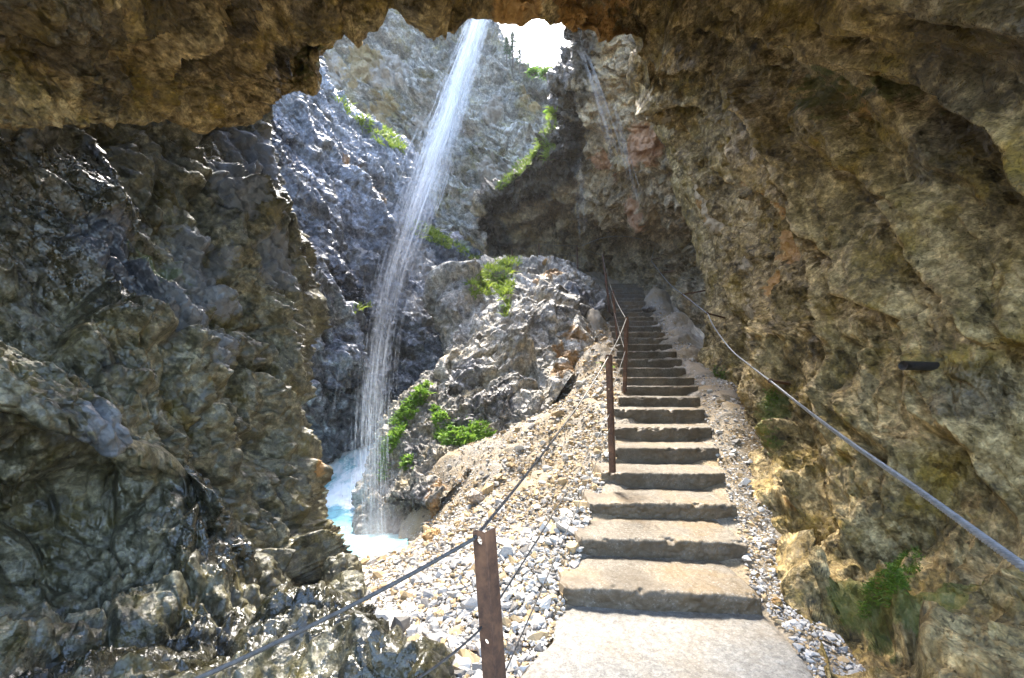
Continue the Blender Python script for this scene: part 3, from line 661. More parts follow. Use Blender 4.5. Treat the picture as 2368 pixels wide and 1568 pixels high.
SCREE = [(1345,700),(1402,685),(1412,800),(1440,900),(1440,1000),(1420,1100),(1380,1200),(1340,1300),(1310,1420),(1200,1730),(700,1730),(700,1440),(770,1290),(960,1275),(985,1225),(1060,1150),(1140,1060),(1180,1010),(1240,930),(1330,850),(1345,780)]
leftside &= inside(*px(cand), SCREE) | (cand[:, 1] > 2.9) & (px(cand)[0] > 1400)
L = cand[leftside][:26000]; Rt = cand[~leftside][:18000]
def sizes(p, k):
    s = np.exp(np.random.default_rng(k).normal(-.30, .6, len(p))) * .019
    return np.clip(s * (.85 + .045 * p[:, 1]), .008, .12)
yl = np.clip(.2 + .55 * np.clip((L[:, 1] - 4.3) / 2, 0, 1) * (.6 + .6 * fbm(L / .8, 2)), 0, .8)
tag(scatter('gravel', L, sizes(L, 1), stone_tint(r, len(L), yl), M['gravel'], 1), 'white and ochre limestone gravel between the pool and the stairs', 'gravel', None, 'stuff')
tag(scatter('stone_chips', Rt, sizes(Rt, 2) * .58, stone_tint(r, len(Rt), .25), M['gravel'], 2), 'fine pale stone chips along the right edge of the stairs', 'gravel', None, 'stuff')

# single stones one can point to
def stone(name, x, y, d, sz, mat, label, cat='stone', group=None, flat=.7, seed=0, z=None):
    c = P(x, y, d)
    if z is not None: c[2] = z
    bm = bmesh.new(); bmesh.ops.create_icosphere(bm, subdivisions=5, radius=1); v = np.array([q.co[:] for q in bm.verts]); f = np.array([[a.index for a in q.verts] for q in bm.faces]); bm.free()
    h, _ = facet(v * 1.1 + seed * 3.1, seed); h2, _ = facet(v * 2.7 + seed, seed + 3)
    v = v * (1 + .30 * h + .12 * h2 + .05 * fbm(v * 5 + seed, 3))[:, None] * np.array([1, .8, flat]) * sz
    n = len(v)
    o = mesh_obj(name, v, f, mat, attrs={'mask': np.zeros((n, 4)), 'strike': v}, smooth=True); o.location = c
    o.rotation_euler = (0, 0, seed * 1.3)
    return tag(o, label, cat, group)
M['orange_stone'] = rock_mat('orange_stone', .3, (.22, .12, .04), (.42, .25, .09), (.55, .38, .2), (.5, .3, .08))
M['grey_stone'] = rock_mat('grey_stone', .3, (.13, .12, .11), (.24, .23, .21), (.36, .34, .31), (.25, .22, .17))
M['pale_stone'] = rock_mat('pale_river_stone', .5, (.24, .2, .16), (.4, .34, .28), (.5, .45, .4), (.42, .32, .22))
stone('stone', 1000,1248,5.3,.13, M['orange_stone'], 'orange stone standing at the edge of the gravel beside the rock mound', seed=1, flat=1.0)
stone('stone', 958,1280,5.5,.09, M['orange_stone'], 'small flat orange stone on the gravel lip above the pool', seed=2)
stone('stone', 1748,1337,3.25,.045, M['orange_stone'], 'bright orange pebble lying against the right end of the lowest step', seed=3, flat=.9)
stone('stone', 1764,1353,3.2,.075, M['grey_stone'], 'flat grey stone beside the orange pebble by the lowest step', seed=4, flat=.35)
stone('stone', 1796,1392,2.95,.035, M['orange_stone'], 'small tan stone on the chips between the lowest step and the right rock', seed=5)
stone('stone', 1265,607,14.9,.18, M['orange_stone'], 'orange block on the crest of the boulder below the upper railing', seed=6, flat=.6)
stone('stone', 1500,715,12.7,.2, M['grey_stone'], 'grey block jutting beside the upper steps', seed=7, flat=.5)
stone('stone', 1216,1130,6.0,.13, M['orange_stone'], 'ochre stone lodged in the scree below the boulder', seed=8)
stone('stone', 1100,1150,6.0,.12, M['pale_stone'], 'pale tan stone at the top of the gravel bank', seed=9)
stone('stone', 1190,1490,2.6,.055, M['pale_stone'], 'pale stone beside the foot of the nearest post', seed=18)
stone('boulder', 880,1300,6.0,.34, M['pale_stone'], 'low tan boulder awash in the pool under the waterfall', 'boulder', flat=.55, seed=10, z=-1.05)
stone('boulder', 935,1290,6.1,.28, M['grey_stone'], 'grey boulder at the pool edge beneath the dark mound', 'boulder', flat=.5, seed=11, z=-.95)
stone('boulder', 790,1115,11.2,.5, M['pale_stone'], 'pale boulder at the upstream end of the pool', 'boulder', flat=.6, seed=12, z=-.85)
stone('boulder', 742,1125,10.6,.3, M['grey_stone'], 'small rounded boulder by the left rock at the head of the pool', 'boulder', flat=.8, seed=13, z=-.85)

stone('boulder', 800,1392,3.75,.22, M['left'], 'dark rounded rock at the foot of the left wall where the gravel begins', 'boulder', flat=.95, seed=14)
stone('boulder', 790,1330,4.55,.2, M['left'], 'dark knobbly rock against the left wall above the gravel edge', 'boulder', flat=1.0, seed=15)
# ------------------------------------------------------------------ water
wx = np.linspace(-6, .2, 200); wy = np.linspace(4.2, 12.5, 260); a, b = np.meshgrid(wx, wy)
wv = np.c_[a.ravel(), b.ravel(), np.zeros(a.size)]
chute = np.clip((wv[:, 1] - 9.4) / 2.2, 0, 1)
wv[:, 2] = -1.0 + chute * .9 + (.03 + .09 * np.clip((wv[:, 1] - 8.4) / 1.2, 0, 1)) * fbm(wv * np.array([1.6, 1.1, 1]), 4) + .02 * fbm(wv * 7, 3)
foam = np.clip(np.clip((wv[:, 1] - 8.2) / 1.1, 0, 1.2) + .9 * fbm(wv * np.array([1.8, .9, 1]) + 4, 4) - .28 + np.clip(.8 - np.hypot(wv[:, 0] + 2.1, wv[:, 1] - 7.0) / 1.1, 0, 1) * .7, 0, 1)
def water_mat():
    t = NT('turquoise_water'); pos = t.pos(); f = t.attr('foam').outputs['Fac']
    n = t.noise(pos, 9, 6, .65, 1.2)
    fm = t.ramp(t.math('ADD', f, t.math('MULTIPLY', t.math('SUBTRACT', n, .5), 1.6)), .25, .8)
    c = t.mix(t.noise(pos, 1.5, 4, .5), (.16, .39, .44), (.32, .56, .59))
    t.put(t.b.inputs['Base Color'], t.mix(fm, c, (.82, .86, .88)))
    t.put(t.b.inputs['Roughness'], t.math('ADD', t.math('MULTIPLY', fm, .5), .12))
    t.put(t.b.inputs['Normal'], t.bump(n, .35, .03))
    return t.m
tag(mesh_obj('water', wv, grid_faces(260, 200), water_mat(), attrs={'foam': foam}), 'foaming turquoise pool below the waterfall', 'water', None, 'structure')

def fall_mat(name, dens, streak=True):
    t = NT(name); q = t.attr('flow').outputs['Vector']
    t.t.nodes.remove(t.b)
    df = t.n('BsdfDiffuse'); df.inputs['Color'].default_value = (.9, .93, .97, 1); tl = t.n('BsdfTranslucent'); tl.inputs['Color'].default_value = (.9, .94, .98, 1)
    m1 = t.n('MixShader'); m1.inputs[0].default_value = .6; t.t.links.new(df.outputs[0], m1.inputs[1]); t.t.links.new(tl.outputs[0], m1.inputs[2])
    tr = t.n('BsdfTransparent'); m2 = t.n('MixShader')
    al = t.attr('alpha').outputs['Fac']
    if streak:
        n = t.noise(q, 1.0, 6, .75); al = t.math('MULTIPLY', al, t.ramp(n, .42, .66))
    t.put(m2.inputs[0], t.math('MULTIPLY', al, dens))
    t.t.links.new(tr.outputs[0], m2.inputs[1]); t.t.links.new(m1.outputs[0], m2.inputs[2]); t.t.links.new(m2.outputs[0], t.out.inputs['Surface'])
    return t.m
WF = np.array([P(*q) for q in [(1114,24,22.3),(1087,105,20.8),(1054,200,19.2),(1024,290,17.6),(994,380,16.1),(966,460,14.8),(938,545,13.5),(908,640,12.1),(887,740,10.9),(874,840,9.9),(866,940,9.0),(863,1040,8.15),(864,1160,7.4),(868,1290,6.85)]])
WW = np.array([.42, .50, .56, .60, .62, .62, .52, .40, .34, .31, .30, .28, .26, .25])      # half width in metres
fall = empty('waterfall', tuple(WF[-1]), 'tall white waterfall leaping from the cliff top into the pool', 'waterfall')
def along(t):
    tt = t * (len(WF) - 1); return crom(WF, tt), np.interp(tt, np.arange(len(WF)), WW)
r = np.random.default_rng(11)
V, Fq, FL, AL = [], [], [], []; o = 0
for k in range(7):                                   # thin curtains, one behind another
    n, mcol = 220, 26
    t = np.linspace(0, [1, 1, 1, .46, .47, 1, .45][k], n); c, wd = along(t); tw = np.c_[t * 7, np.full(n, k * 5.3), np.zeros(n)]; wd = wd * (1 + .45 * fbm(tw, 4)) * np.interp(t, [0, .4, .6, 1], [1, 1, .8, .85]); c = c + np.c_[.10 * fbm(tw + 30, 3), np.zeros(n), np.zeros(n)]
    u = np.linspace(-1, 1, mcol); wk = [.5, .8, 1.0, 1.05, .9, .6, .75][k]; off = [0, -.1, .08, .25, .3, -.15, .2][k]
    x = c[:, None, :] + np.stack([(u * wk + off * np.clip(1.6 * (1 - t[:, None] * 1.6), 0, 1)) * wd[:, None], np.zeros((n, mcol)) + .12 * (k - 3) + .1 * np.cos(u * 3 + k), np.zeros((n, mcol))], -1)
    flow = np.stack([np.repeat((u * wk * 6)[None], n, 0) * (.7 + .1 * k) + 10 * k, np.repeat(t[:, None], mcol, 1) * 3.2, np.full((n, mcol), k * 3.3)], -1)
    al = (1 - np.abs(u) ** 1.6)[None] * np.interp(t, [0, .05, .34, .46, .6, 1], [.5, .62, .46, .22, .14, .11])[:, None] * np.clip((t[-1] - t) / .06, 0, 1)[:, None]
    V.append(x.reshape(-1, 3)); Fq.append(grid_faces(n, mcol) + o); o += n * mcol; FL.append(flow.reshape(-1, 3)); AL.append(al.ravel())
add_child('falling_water', np.concatenate(V), np.concatenate(Fq), fall_mat('falling_water', .95), fall, attrs={'flow': np.concatenate(FL), 'alpha': np.concatenate(AL)})
V, Fq, AL = [], [], []; o = 0
for k in range(6200):                                # single streaks
    u0 = np.clip(r.normal(0, .75), -2.4, 2.4); t0 = r.uniform(-.1, .97); ln = r.uniform(.03, .2) if k < 480 else r.uniform(.003, .018)
    if abs(u0) > 1.1: ln *= .6
    t = np.linspace(max(t0, 0), min(t0 + ln, 1), 14); c, wd = along(t)
    if u0 > .35 and t[0] > .44: u0 *= .9
    x = c + np.stack([u0 * wd, np.full(14, r.normal(0, .25)), np.zeros(14)], 1)
    rad = ((.0008 if k < 480 else .0006) * r.uniform(.35, 1.3) * x[:, 1])[:, None] * np.sin(np.linspace(.15, 2.99, 14))[:, None] ** .5
    for e_ in range(3):
        an = e_ * 2.094
        V.append(x + rad * np.array([math.cos(an), math.sin(an), 0]))
    idx = o + np.arange(14)
    for e_ in range(3):
        p0, p1 = idx + 14 * e_, idx + 14 * ((e_ + 1) % 3)
        Fq.append(np.stack([p0[:-1], p0[1:], p1[1:], p1[:-1]], 1))
    o += 42; AL.append(np.full(42, r.uniform(.06, .36) * (1.0 if t[0] < .42 else .6)))
V = np.concatenate(V)
add_child('water_streaks', V, np.concatenate(Fq), fall_mat('water_streaks', .8, False), fall, attrs={'flow': V, 'alpha': np.concatenate(AL)})

def trickle(pts, n, spread, label, alpha=.2):
    c = np.array([P(*q) for q in pts]); V, Fq, AL = [], [], []; o = 0
    for k in range(n):
        t = np.sort(r.uniform(0, len(c) - 1, 2)); t = np.linspace(t[0], t[1], 16); x = crom(c, t) + np.array([r.normal() * spread, r.normal() * spread * .6, 0])
        rad = (.0006 * r.uniform(.5, 1.3) * x[:, 1])[:, None]
        for e_ in range(3): V.append(x + rad * np.array([math.cos(e_ * 2.094), math.sin(e_ * 2.094), 0]))
        idx = o + np.arange(16)
        for e_ in range(3):
            p0, p1 = idx + 16 * e_, idx + 16 * ((e_ + 1) % 3); Fq.append(np.stack([p0[:-1], p0[1:], p1[1:], p1[:-1]], 1))
        o += 48; AL.append(np.full(48, r.uniform(.3, 1) * alpha))
    V = np.concatenate(V)
    return tag(mesh_obj('water_trickle', V, np.concatenate(Fq), M['trickle'], attrs={'flow': V, 'alpha': np.concatenate(AL)}), label, 'trickle', 'thin trickles dripping from the overhang')
M['trickle'] = fall_mat('trickle_water', .9, False)
trickle([(1340,110,11.4),(1368,180,11.2),(1398,270,11.0),(1430,370,10.8)], 40, .10, 'thin trickle running down the overhang right of the sky opening')
trickle([(1405,230,10.9),(1428,300,10.7),(1455,400,10.4),(1478,470,10.3)], 26, .06, 'short trickle down the orange stained rock of the overhang')
trickle([(1330,350,15),(1338,420,15),(1345,500,15),(1350,560,15)], 22, .16, 'fine veil of drops falling behind the grassy ridge above the railing', .2)

# ------------------------------------------------------------------ steel and cables
def rust_mat():
    t = NT('rusty_steel'); pos = t.pos(); n = t.noise(pos, 30, 6, .7); n2 = t.noise(pos, 7, 4, .6)
    c = t.mix(t.ramp(n, .32, .68), (.055, .028, .018), (.17, .085, .045)); c = t.mix(t.ramp(n2, .55, .7), c, (.24, .12, .06))
    t.put(t.b.inputs['Base Color'], c); t.b.inputs['Roughness'].default_value = .72; t.b.inputs['Metallic'].default_value = .15
    t.put(t.b.inputs['Normal'], t.bump(n, .4, .002)); return t.m
M['rust'] = rust_mat()
M['wire'] = plain('dark_wire_rope', (.12, .115, .105), .45, .35, 60, metal=.7)
M['wire_new'] = plain('galvanised_wire_rope', (.24, .26, .28), .42, .3, 40, metal=.6)

def tube(path, rad, sides=8, cap=True):
    path = np.asarray(path, float); n = len(path)
    tg = np.gradient(path, axis=0); tg /= np.linalg.norm(tg, axis=1)[:, None] + 1e-12
    up = np.where(np.abs(tg[:, 2:3]) > .92, np.array([[1., 0, 0]]), np.array([[0, 0, 1.]]))
    s = np.cross(tg, up); s /= np.linalg.norm(s, axis=1)[:, None]; q = np.cross(s, tg)
    an = np.arange(sides) * 2 * np.pi / sides; rad = np.broadcast_to(np.asarray(rad, float), (n,))
    v = path[:, None] + rad[:, None, None] * (np.cos(an)[None, :, None] * s[:, None] + np.sin(an)[None, :, None] * q[:, None])
    a = np.arange(n * sides).reshape(n, sides); b = np.roll(a, -1, 1)
    f = np.stack([a[:-1], b[:-1], b[1:], a[1:]], -1).reshape(-1, 4)
    return v.reshape(-1, 3), f
def merge(parts):
    V, Fc, o = [], [], 0
    for v, f in parts: V.append(v); Fc.append(f + o); o += len(v)
    return np.concatenate(V), np.concatenate(Fc)
def resample(ctrl, ds):
    c = np.array(ctrl, float); d = crom(c, np.linspace(0, len(c) - 1, 60 * len(c))); L_ = np.concatenate([[0], np.cumsum(np.linalg.norm(np.diff(d, axis=0), axis=1))])
    n = max(4, int(L_[-1] / ds)); s = np.linspace(0, L_[-1], n); return np.stack([np.interp(s, L_, d[:, k]) for k in range(3)], 1), s
def rope(ctrl, rad, pitch=None, ds=None):
    """laid wire rope: six strands twisted round the line"""
    pitch = pitch or rad * 9; ds = ds or pitch / 10
    p, s = resample(ctrl, ds)
    tg = np.gradient(p, axis=0); tg /= np.linalg.norm(tg, axis=1)[:, None]
    sd_ = np.cross(tg, [0, 0, 1.]); sd_ /= np.linalg.norm(sd_, axis=1)[:, None]; q = np.cross(sd_, tg)
    out = []
    for k in range(6):
        an = 2 * np.pi * (s / pitch + k / 6)
        out.append(tube(p + rad * .67 * (np.cos(an)[:, None] * sd_ + np.sin(an)[:, None] * q), rad * .335, 6))
    return merge(out)
def sag(a, b, drop, n=9):
    t = np.linspace(0, 1, n)[:, None]; m = (1 - t) * a + t * b; m[:, 2] -= (4 * t * (1 - t))[:, 0] * drop; return m

rail = empty('cable_railing', (-.1, 1.4, 0), 'rusty post and cable railing along the left edge of the stairs', 'railing')
def plate(outline, holes, th):
    """flat bar in the XZ plane with round holes, th thick in Y"""
    bm = bmesh.new(); es = []
    for lp in [outline] + holes:
        vs = [bm.verts.new((x, 0, z)) for x, z in lp]
        es += [bm.edges.new((vs[i], vs[(i + 1) % len(vs)])) for i in range(len(vs))]
    bmesh.ops.triangle_fill(bm, edges=es, use_beauty=True)
    rr = bmesh.ops.extrude_face_region(bm, geom=bm.faces[:]); bmesh.ops.translate(bm, vec=(0, th, 0), verts=[v for v in rr['geom'] if isinstance(v, bmesh.types.BMVert)])
    bmesh.ops.recalc_face_normals(bm, faces=bm.faces[:]); bm.verts.index_update()
    bmesh.ops.triangulate(bm, faces=bm.faces[:])
    v = np.array([q.co[:] for q in bm.verts]); f = np.array([[q.index for q in g.verts] for g in bm.faces]); bm.free(); return v, f
def ring(x, z, rx_, rz_, n=18): return [(x + rx_ * math.cos(2 * math.pi * i / n), z + rz_ * math.sin(2 * math.pi * i / n)) for i in range(n)]
def post(top, foot, parent, wdt=.05, yaw=-.6, holes=((.022, .0105, .014), (.335, .008, .008))):
    """steel angle: a drilled flange and a plain one at right angles to it"""
    top, foot = np.array(top), np.array(foot); h = np.linalg.norm(top - foot)
    r0 = .012
    outl = [(0, -h - .1), (wdt * .78, -h - .1), (wdt * .78, -r0)] + [(wdt * .78 - r0 + r0 * math.cos(a), -r0 + r0 * math.sin(a)) for a in np.linspace(.3, 1.57, 4)] + [(r0 - r0 * math.sin(a), -r0 + r0 * math.cos(a)) for a in np.linspace(0, 1.5, 4)]
    v, f = plate(outl, [ring(wdt * .42, -q[0] - q[2] * .6, q[1], q[2]) for q in holes], .006)
    bm = bmesh.new(); bmesh.ops.create_cube(bm, size=1, matrix=Matrix.LocRotScale(Vector((wdt * .78 + .004, .026, (-h - .1) / 2)), None, Vector((.007, .056, h + .1))))
    bmesh.ops.bevel(bm, geom=bm.edges[:], offset=.0015, segments=1, affect='EDGES'); bmesh.ops.triangulate(bm, faces=bm.faces[:]); bm.verts.index_update()
    v2 = np.array([q.co[:] for q in bm.verts]); f2 = np.array([[q.index for q in g.verts] for g in bm.faces]); bm.free()
    v, f = merge([(v, f), (v2, f2)])
    v[:, 0] -= wdt * .4
    ca, sa = math.cos(yaw), math.sin(yaw); v = v @ np.array([[ca, sa, 0], [-sa, ca, 0], [0, 0, 1]])
    ax = (top - foot) / h
    v = top + v[:, :1] * np.array([1, 0, 0]) + v[:, 1:2] * np.array([0, 1, 0]) + v[:, 2:3] * ax
    return add_child('post', v, f, M['rust'], parent, smooth=False)
P1t = P(1106,1228,1.42); P1b = P(1136,1650,1.40); P1b = P1t + (P1b - P1t) * (1.05 / np.linalg.norm(P1b - P1t))
posts = [(P1t, P1b), (P(1405,820,4.5), P(1413,1070,4.5)), (P(1448,733,7.2), P(1443,892,7.2)), (P(1416,672,10.5), P(1426,776,10.5)), (P(1399,630,12.8), P(1408,716,12.8)), (P(1393,588,15.6), P(1402,664,15.6)), (P(1333,566,18.6), P(1335,616,18.6)), (P(1245,562,19), P(1247,612,19)), (P(1183,576,19.3), P(1184,614,19.3))]
for i, (a, b) in enumerate(posts):
    post(a, b, rail, wdt=.058 if i < 3 else .05, yaw=-.55)
tops = [a + np.array([0, .0, -.032]) for a, b in posts]
hole = P(1096,1246,1.41)
def lerp(i, t): return posts[i][0] * (1 - t) + posts[i][1] * t
cab = [rope(sag(P(380,1604,1.02), hole, .015, 5), .0062), rope(sag(hole, tops[1], .05), .0058)]
cab.append(tube(resample(sag(tops[1], tops[2], .04), .05)[0], .006)); cab.append(tube(resample(sag(tops[2], tops[3], .03), .05)[0], .006))
cab.append(tube(resample(sag(tops[3], tops[5], .03), .05)[0], .007))
for i in (5, 6, 7): cab.append(tube(resample(sag(tops[i], tops[i + 1], .03), .05)[0], .008))
add_child('handrail_cable', *merge(cab), M['wire'], rail)
h2 = P(1108,1458,1.40)
low = [rope(sag(P(930,1590,1.1), h2, .01, 5), .0038), rope(sag(h2, lerp(1, .55), .04), .0036), tube(resample(sag(P(1130,1640,1.45), lerp(1, .68), .02), .05)[0], .003)]
low.append(tube(resample(sag(lerp(1, .4), lerp(2, .5), .02), .05)[0], .0045)); low.append(tube(resample(sag(lerp(2, .5), lerp(3, .5), .02), .05)[0], .005)); low.append(tube(resample(sag(lerp(3, .5), lerp(5, .5), .02), .05)[0], .006))
for i in (5, 6, 7):
    low.append(tube(resample(sag(lerp(i, .5), lerp(i + 1, .5), .02), .05)[0], .007)); low.append(tube(resample(sag(lerp(i, .88), lerp(i + 1, .88), .02), .05)[0], .007))
add_child('lower_cable', *merge(low), M['wire'], rail)

hand = empty('hand_cable', tuple(P(1782,880,4.8)), 'grey wire hand cable pinned along the right rock wall', 'hand cable')
hc = [(2560,1450,.70),(2368,1312,.86),(2250,1226,1.05),(2100,1117,1.4),(1950,1012,2.05),(1850,936,3.1),(1783,882,4.6),(1738,848,5.6),(1690,808,6.6),(1652,757,7.6),(1637,726,8.1),(1610,705,9),(1580,681,10),(1552,660,11.4),(1528,632,13),(1513,612,14.4),(1507,600,15.2),(1513,562,16.6),(1478,552.6,17.2),(1437,546,17.4),(1390,551,17.8),(1347,568,18.3)]
hp = [P(*q) for q in hc]
add_child('cable', *merge([rope(hp[:7], .0095, ds=.009), tube(resample(hp[6:11], .04)[0], .010), tube(resample(hp[10:], .06)[0], .010)]), M['wire_new'], hand)
for a, b in [((1783,881,4.6),(1860,893,5.9)), ((1637,725,8.1),(1705,742,9.2)), ((1580,681,10),(1630,672,10.6)), ((1528,632,13),(1556,626,13.4)), ((1507,600,15.2),(1530,596,15.6))]:
    a3, b3 = P(*a), P(*b); dv = (b3 - a3) / np.linalg.norm(b3 - a3); a3 = a3 - dv * .02
    an = np.linspace(0, 2 * np.pi, 15)
    sidev = np.cross(dv, [0, 0, 1.]); sidev /= np.linalg.norm(sidev)
    loop = a3 + .02 * (np.cos(an)[:, None] * np.array([0, 0, 1.]) + np.sin(an)[:, None] * sidev)
    add_child('pin', *merge([tube(np.linspace(a3 + dv * .02, b3, 6), .016, 10), tube(loop, .007, 8)]), M['rust'], hand)

pp = P(2088,845,3.1); pe = P(2215,849,3.22)
dv = (pe - pp) / np.linalg.norm(pe - pp)
vo_, fo_ = tube(np.array([pp, pp + dv * .06, pp + dv * .2, pe]), .031, 24); vi_, fi_ = tube(np.array([pp + dv * .12, pp + dv * .06, pp]), .023, 24)
a = np.arange(24); lip = np.stack([a, np.roll(a, -1), np.roll(a, -1) + len(vo_) + 48, a + len(vo_) + 48], 1)
tag(mesh_obj('iron_pipe', np.concatenate([vo_, vi_]), np.concatenate([fo_, fi_ + len(vo_), lip]), plain('blackened_iron', (.03, .027, .024), .6, .4, 50, metal=.3)), 'short black pipe stub sticking out of the right rock wall', 'pipe')

# ------------------------------------------------------------------ greenery
def green(name, lo, hi, tr=.35): 
    t = NT(name); c = t.mix(t.attr('tone').outputs['Fac'], lo, hi); t.put(t.b.inputs['Base Color'], c); t.b.inputs['Roughness'].default_value = .55
    tl = t.n('BsdfTranslucent'); t.put(tl.inputs['Color'], c); mx = t.n('MixShader'); mx.inputs[0].default_value = tr
    t.t.links.new(t.b.outputs[0], mx.inputs[1]); t.t.links.new(tl.outputs[0], mx.inputs[2]); t.t.links.new(mx.outputs[0], t.out.inputs['Surface']); return t.m
M['grass'] = green('bright_grass', (.09, .17, .02), (.33, .40, .06), .5); M['moss'] = green('wet_moss', (.05, .10, .008), (.16, .24, .02), .3); M['leaf'] = green('fresh_leaf', (.08, .19, .02), (.27, .41, .06), .45); M['needle'] = green('dark_needles', (.02, .05, .015), (.05, .10, .03), .2)
M['stem'] = plain('green_stem', (.10, .15, .04), .6, .3); M['bark'] = plain('grey_bark', (.11, .09, .07), .85, .4)
rg = np.random.default_rng(21)
def spots_on(sheet, poly, n, upmin=-.3):
    v, nm = SHEETS[sheet]; v = v.reshape(-1, 3); nm = nm.reshape(-1, 3); x, y = px(v)
    ok = np.where(inside(x, y, poly) & (nm[:, 2] > upmin))[0]
    if not len(ok): return np.zeros((0, 3)), np.zeros((0, 3))
    pr_ = np.clip(.45 + fbm(v[ok] / .35 + 2, 3) * 1.5 + .4 * nm[ok, 2], .0, 1) + 1e-4
    k = rg.choice(ok, n, p=pr_ / pr_.sum()); return v[k] + rg.normal(0, .01, (n, 3)), nm[k]
def blades(pts, nm, ln, wd, lean=.5, droop=.3):
    n = len(pts); L_ = (ln * np.exp(rg.normal(0, .35, n)))[:, None]
    up = np.array([0, 0, 1.]) * (1 - lean) + nm * lean + rg.normal(0, .38, (n, 3)); up /= np.linalg.norm(up, axis=1)[:, None]
    side = np.cross(up, rg.normal(size=(n, 3))); side /= np.linalg.norm(side, axis=1)[:, None]
    w_ = (wd * rg.uniform(.6, 1.3, n))[:, None] * side
    bend = np.stack([rg.normal(0, .3, n), rg.normal(0, .3, n), -np.full(n, droop)], 1) * L_
    v = np.stack([pts - w_ * .5, pts + w_ * .5, pts + up * L_ * .6 + w_ * .45 + bend * .3, pts + up * L_ * .6 - w_ * .45 + bend * .3, pts + up * L_ + bend], 1).reshape(-1, 3)
    b = np.arange(n)[:, None] * 5
    return v, [b + np.array([[0, 1, 2, 3]]), b + np.array([[3, 2, 4]])], np.repeat(np.clip(rg.normal(.5, .25, n), 0, 1), 5)
def turf(name, sheet, poly, n, ln, wd, label, mat='grass', lean=.5, droop=.3, upmin=-.2):
    p, nm = spots_on(sheet, poly, n, upmin)
    if not len(p): return
    v, f, t = blades(p, nm, ln, wd, lean, droop)
    tag(mesh_obj(name, v, f, M[mat], attrs={'tone': t}, smooth=False), label, name.replace('_', ' '), None, 'stuff')
turf('grass', 'boulder', [(1085,650),(1150,600),(1200,598),(1215,606),(1180,625),(1190,660),(1170,700),(1150,680),(1090,690)], 4600, .15, .028, 'bright grass tuft on the top left of the big boulder')
turf('grass', 'boulder', [(1160,690),(1180,690),(1178,730),(1165,735)], 160, .14, .03, 'small hanging grass tuft in a crack near the top of the boulder')
turf('grass', 'rock_overhang', [(1268,250),(1285,255),(1290,290),(1250,340),(1225,385),(1160,440),(1140,440),(1190,380),(1235,330)], 3200, .15, .028, 'grass lining the steep ridge of the dark overhang', upmin=-.6)
turf('grass', 'rock_overhang', [(1262,330),(1285,330),(1285,375),(1262,375)], 260, .2, .03, 'small grass tufts hanging on the dark wet nose', upmin=-.6)
turf('grass', 'rock_ledge', [(870,480),(930,500),(1010,535),(1110,595),(1100,610),(1030,575),(960,545),(880,520)], 5200, .17, .03, 'grass band along the crest of the ledge behind the waterfall')
turf('grass', 'gorge_side', [(820,275),(850,275),(935,330),(935,352),(880,335),(840,310)], 3000, .19, .035, 'grass strip on the slanting slab left of the waterfall', upmin=-.6)
turf('grass', 'gorge_side', [(770,225),(800,235),(815,270),(790,262)], 300, .2, .03, 'thin grass on the upper edge of the left slab', upmin=-.6)
turf('grass', 'gorge_side', [(815,705),(870,700),(870,725),(820,725)], 260, .13, .02, 'small grass patch on a wet step beside the lower fall', upmin=-.5)
turf('grass', 'rock_mound', [(985,885),(1000,900),(960,960),(930,1000),(915,1030),(890,1110),(875,1115),(890,1040),(905,970),(940,930)], 6500, .085, .03, 'lush green growth down the left slope of the mound', 'leaf', upmin=-.6)
turf('grass', 'rock_mound', [(1000,935),(1040,965),(1140,985),(1145,1008),(1060,1032),(1010,1020)], 6500, .075, .034, 'bright green carpet of leaves at the foot of the big boulder', 'leaf', upmin=-.6)
turf('grass', 'rock_mound', [(930,1060),(960,1055),(955,1085),(930,1090)], 300, .08, .03, 'small green patch in a hollow of the mound', 'leaf', upmin=-.8)
turf('moss', 'cave_roof', [(1985,1430),(2000,1360),(2060,1310),(2120,1270),(2135,1300),(2110,1340),(2060,1390),(2010,1425)], 9000, .018, .006, 'bright moss pad on the ledge at the foot of the right wall', 'moss', .8, .1, -.5)
turf('moss', 'cave_roof', [(1770,890),(1800,890),(1800,990),(1785,1040),(1768,1010)], 1800, .03, .010, 'vertical moss strip on the right wall below the hand cable', 'moss', .8, .3, -1)
turf('moss', 'cave_roof', [(1650,845),(1680,845),(1680,885),(1655,885)], 700, .04, .012, 'small moss cushion by the right edge of the middle steps', 'moss', .8, .3, -1)
turf('grass', 'cliff', [(1180,95),(1230,130),(1300,150),(1300,178),(1230,165),(1185,125)], 700, .14, .04, 'grass along the skyline of the far cliff', upmin=-1)

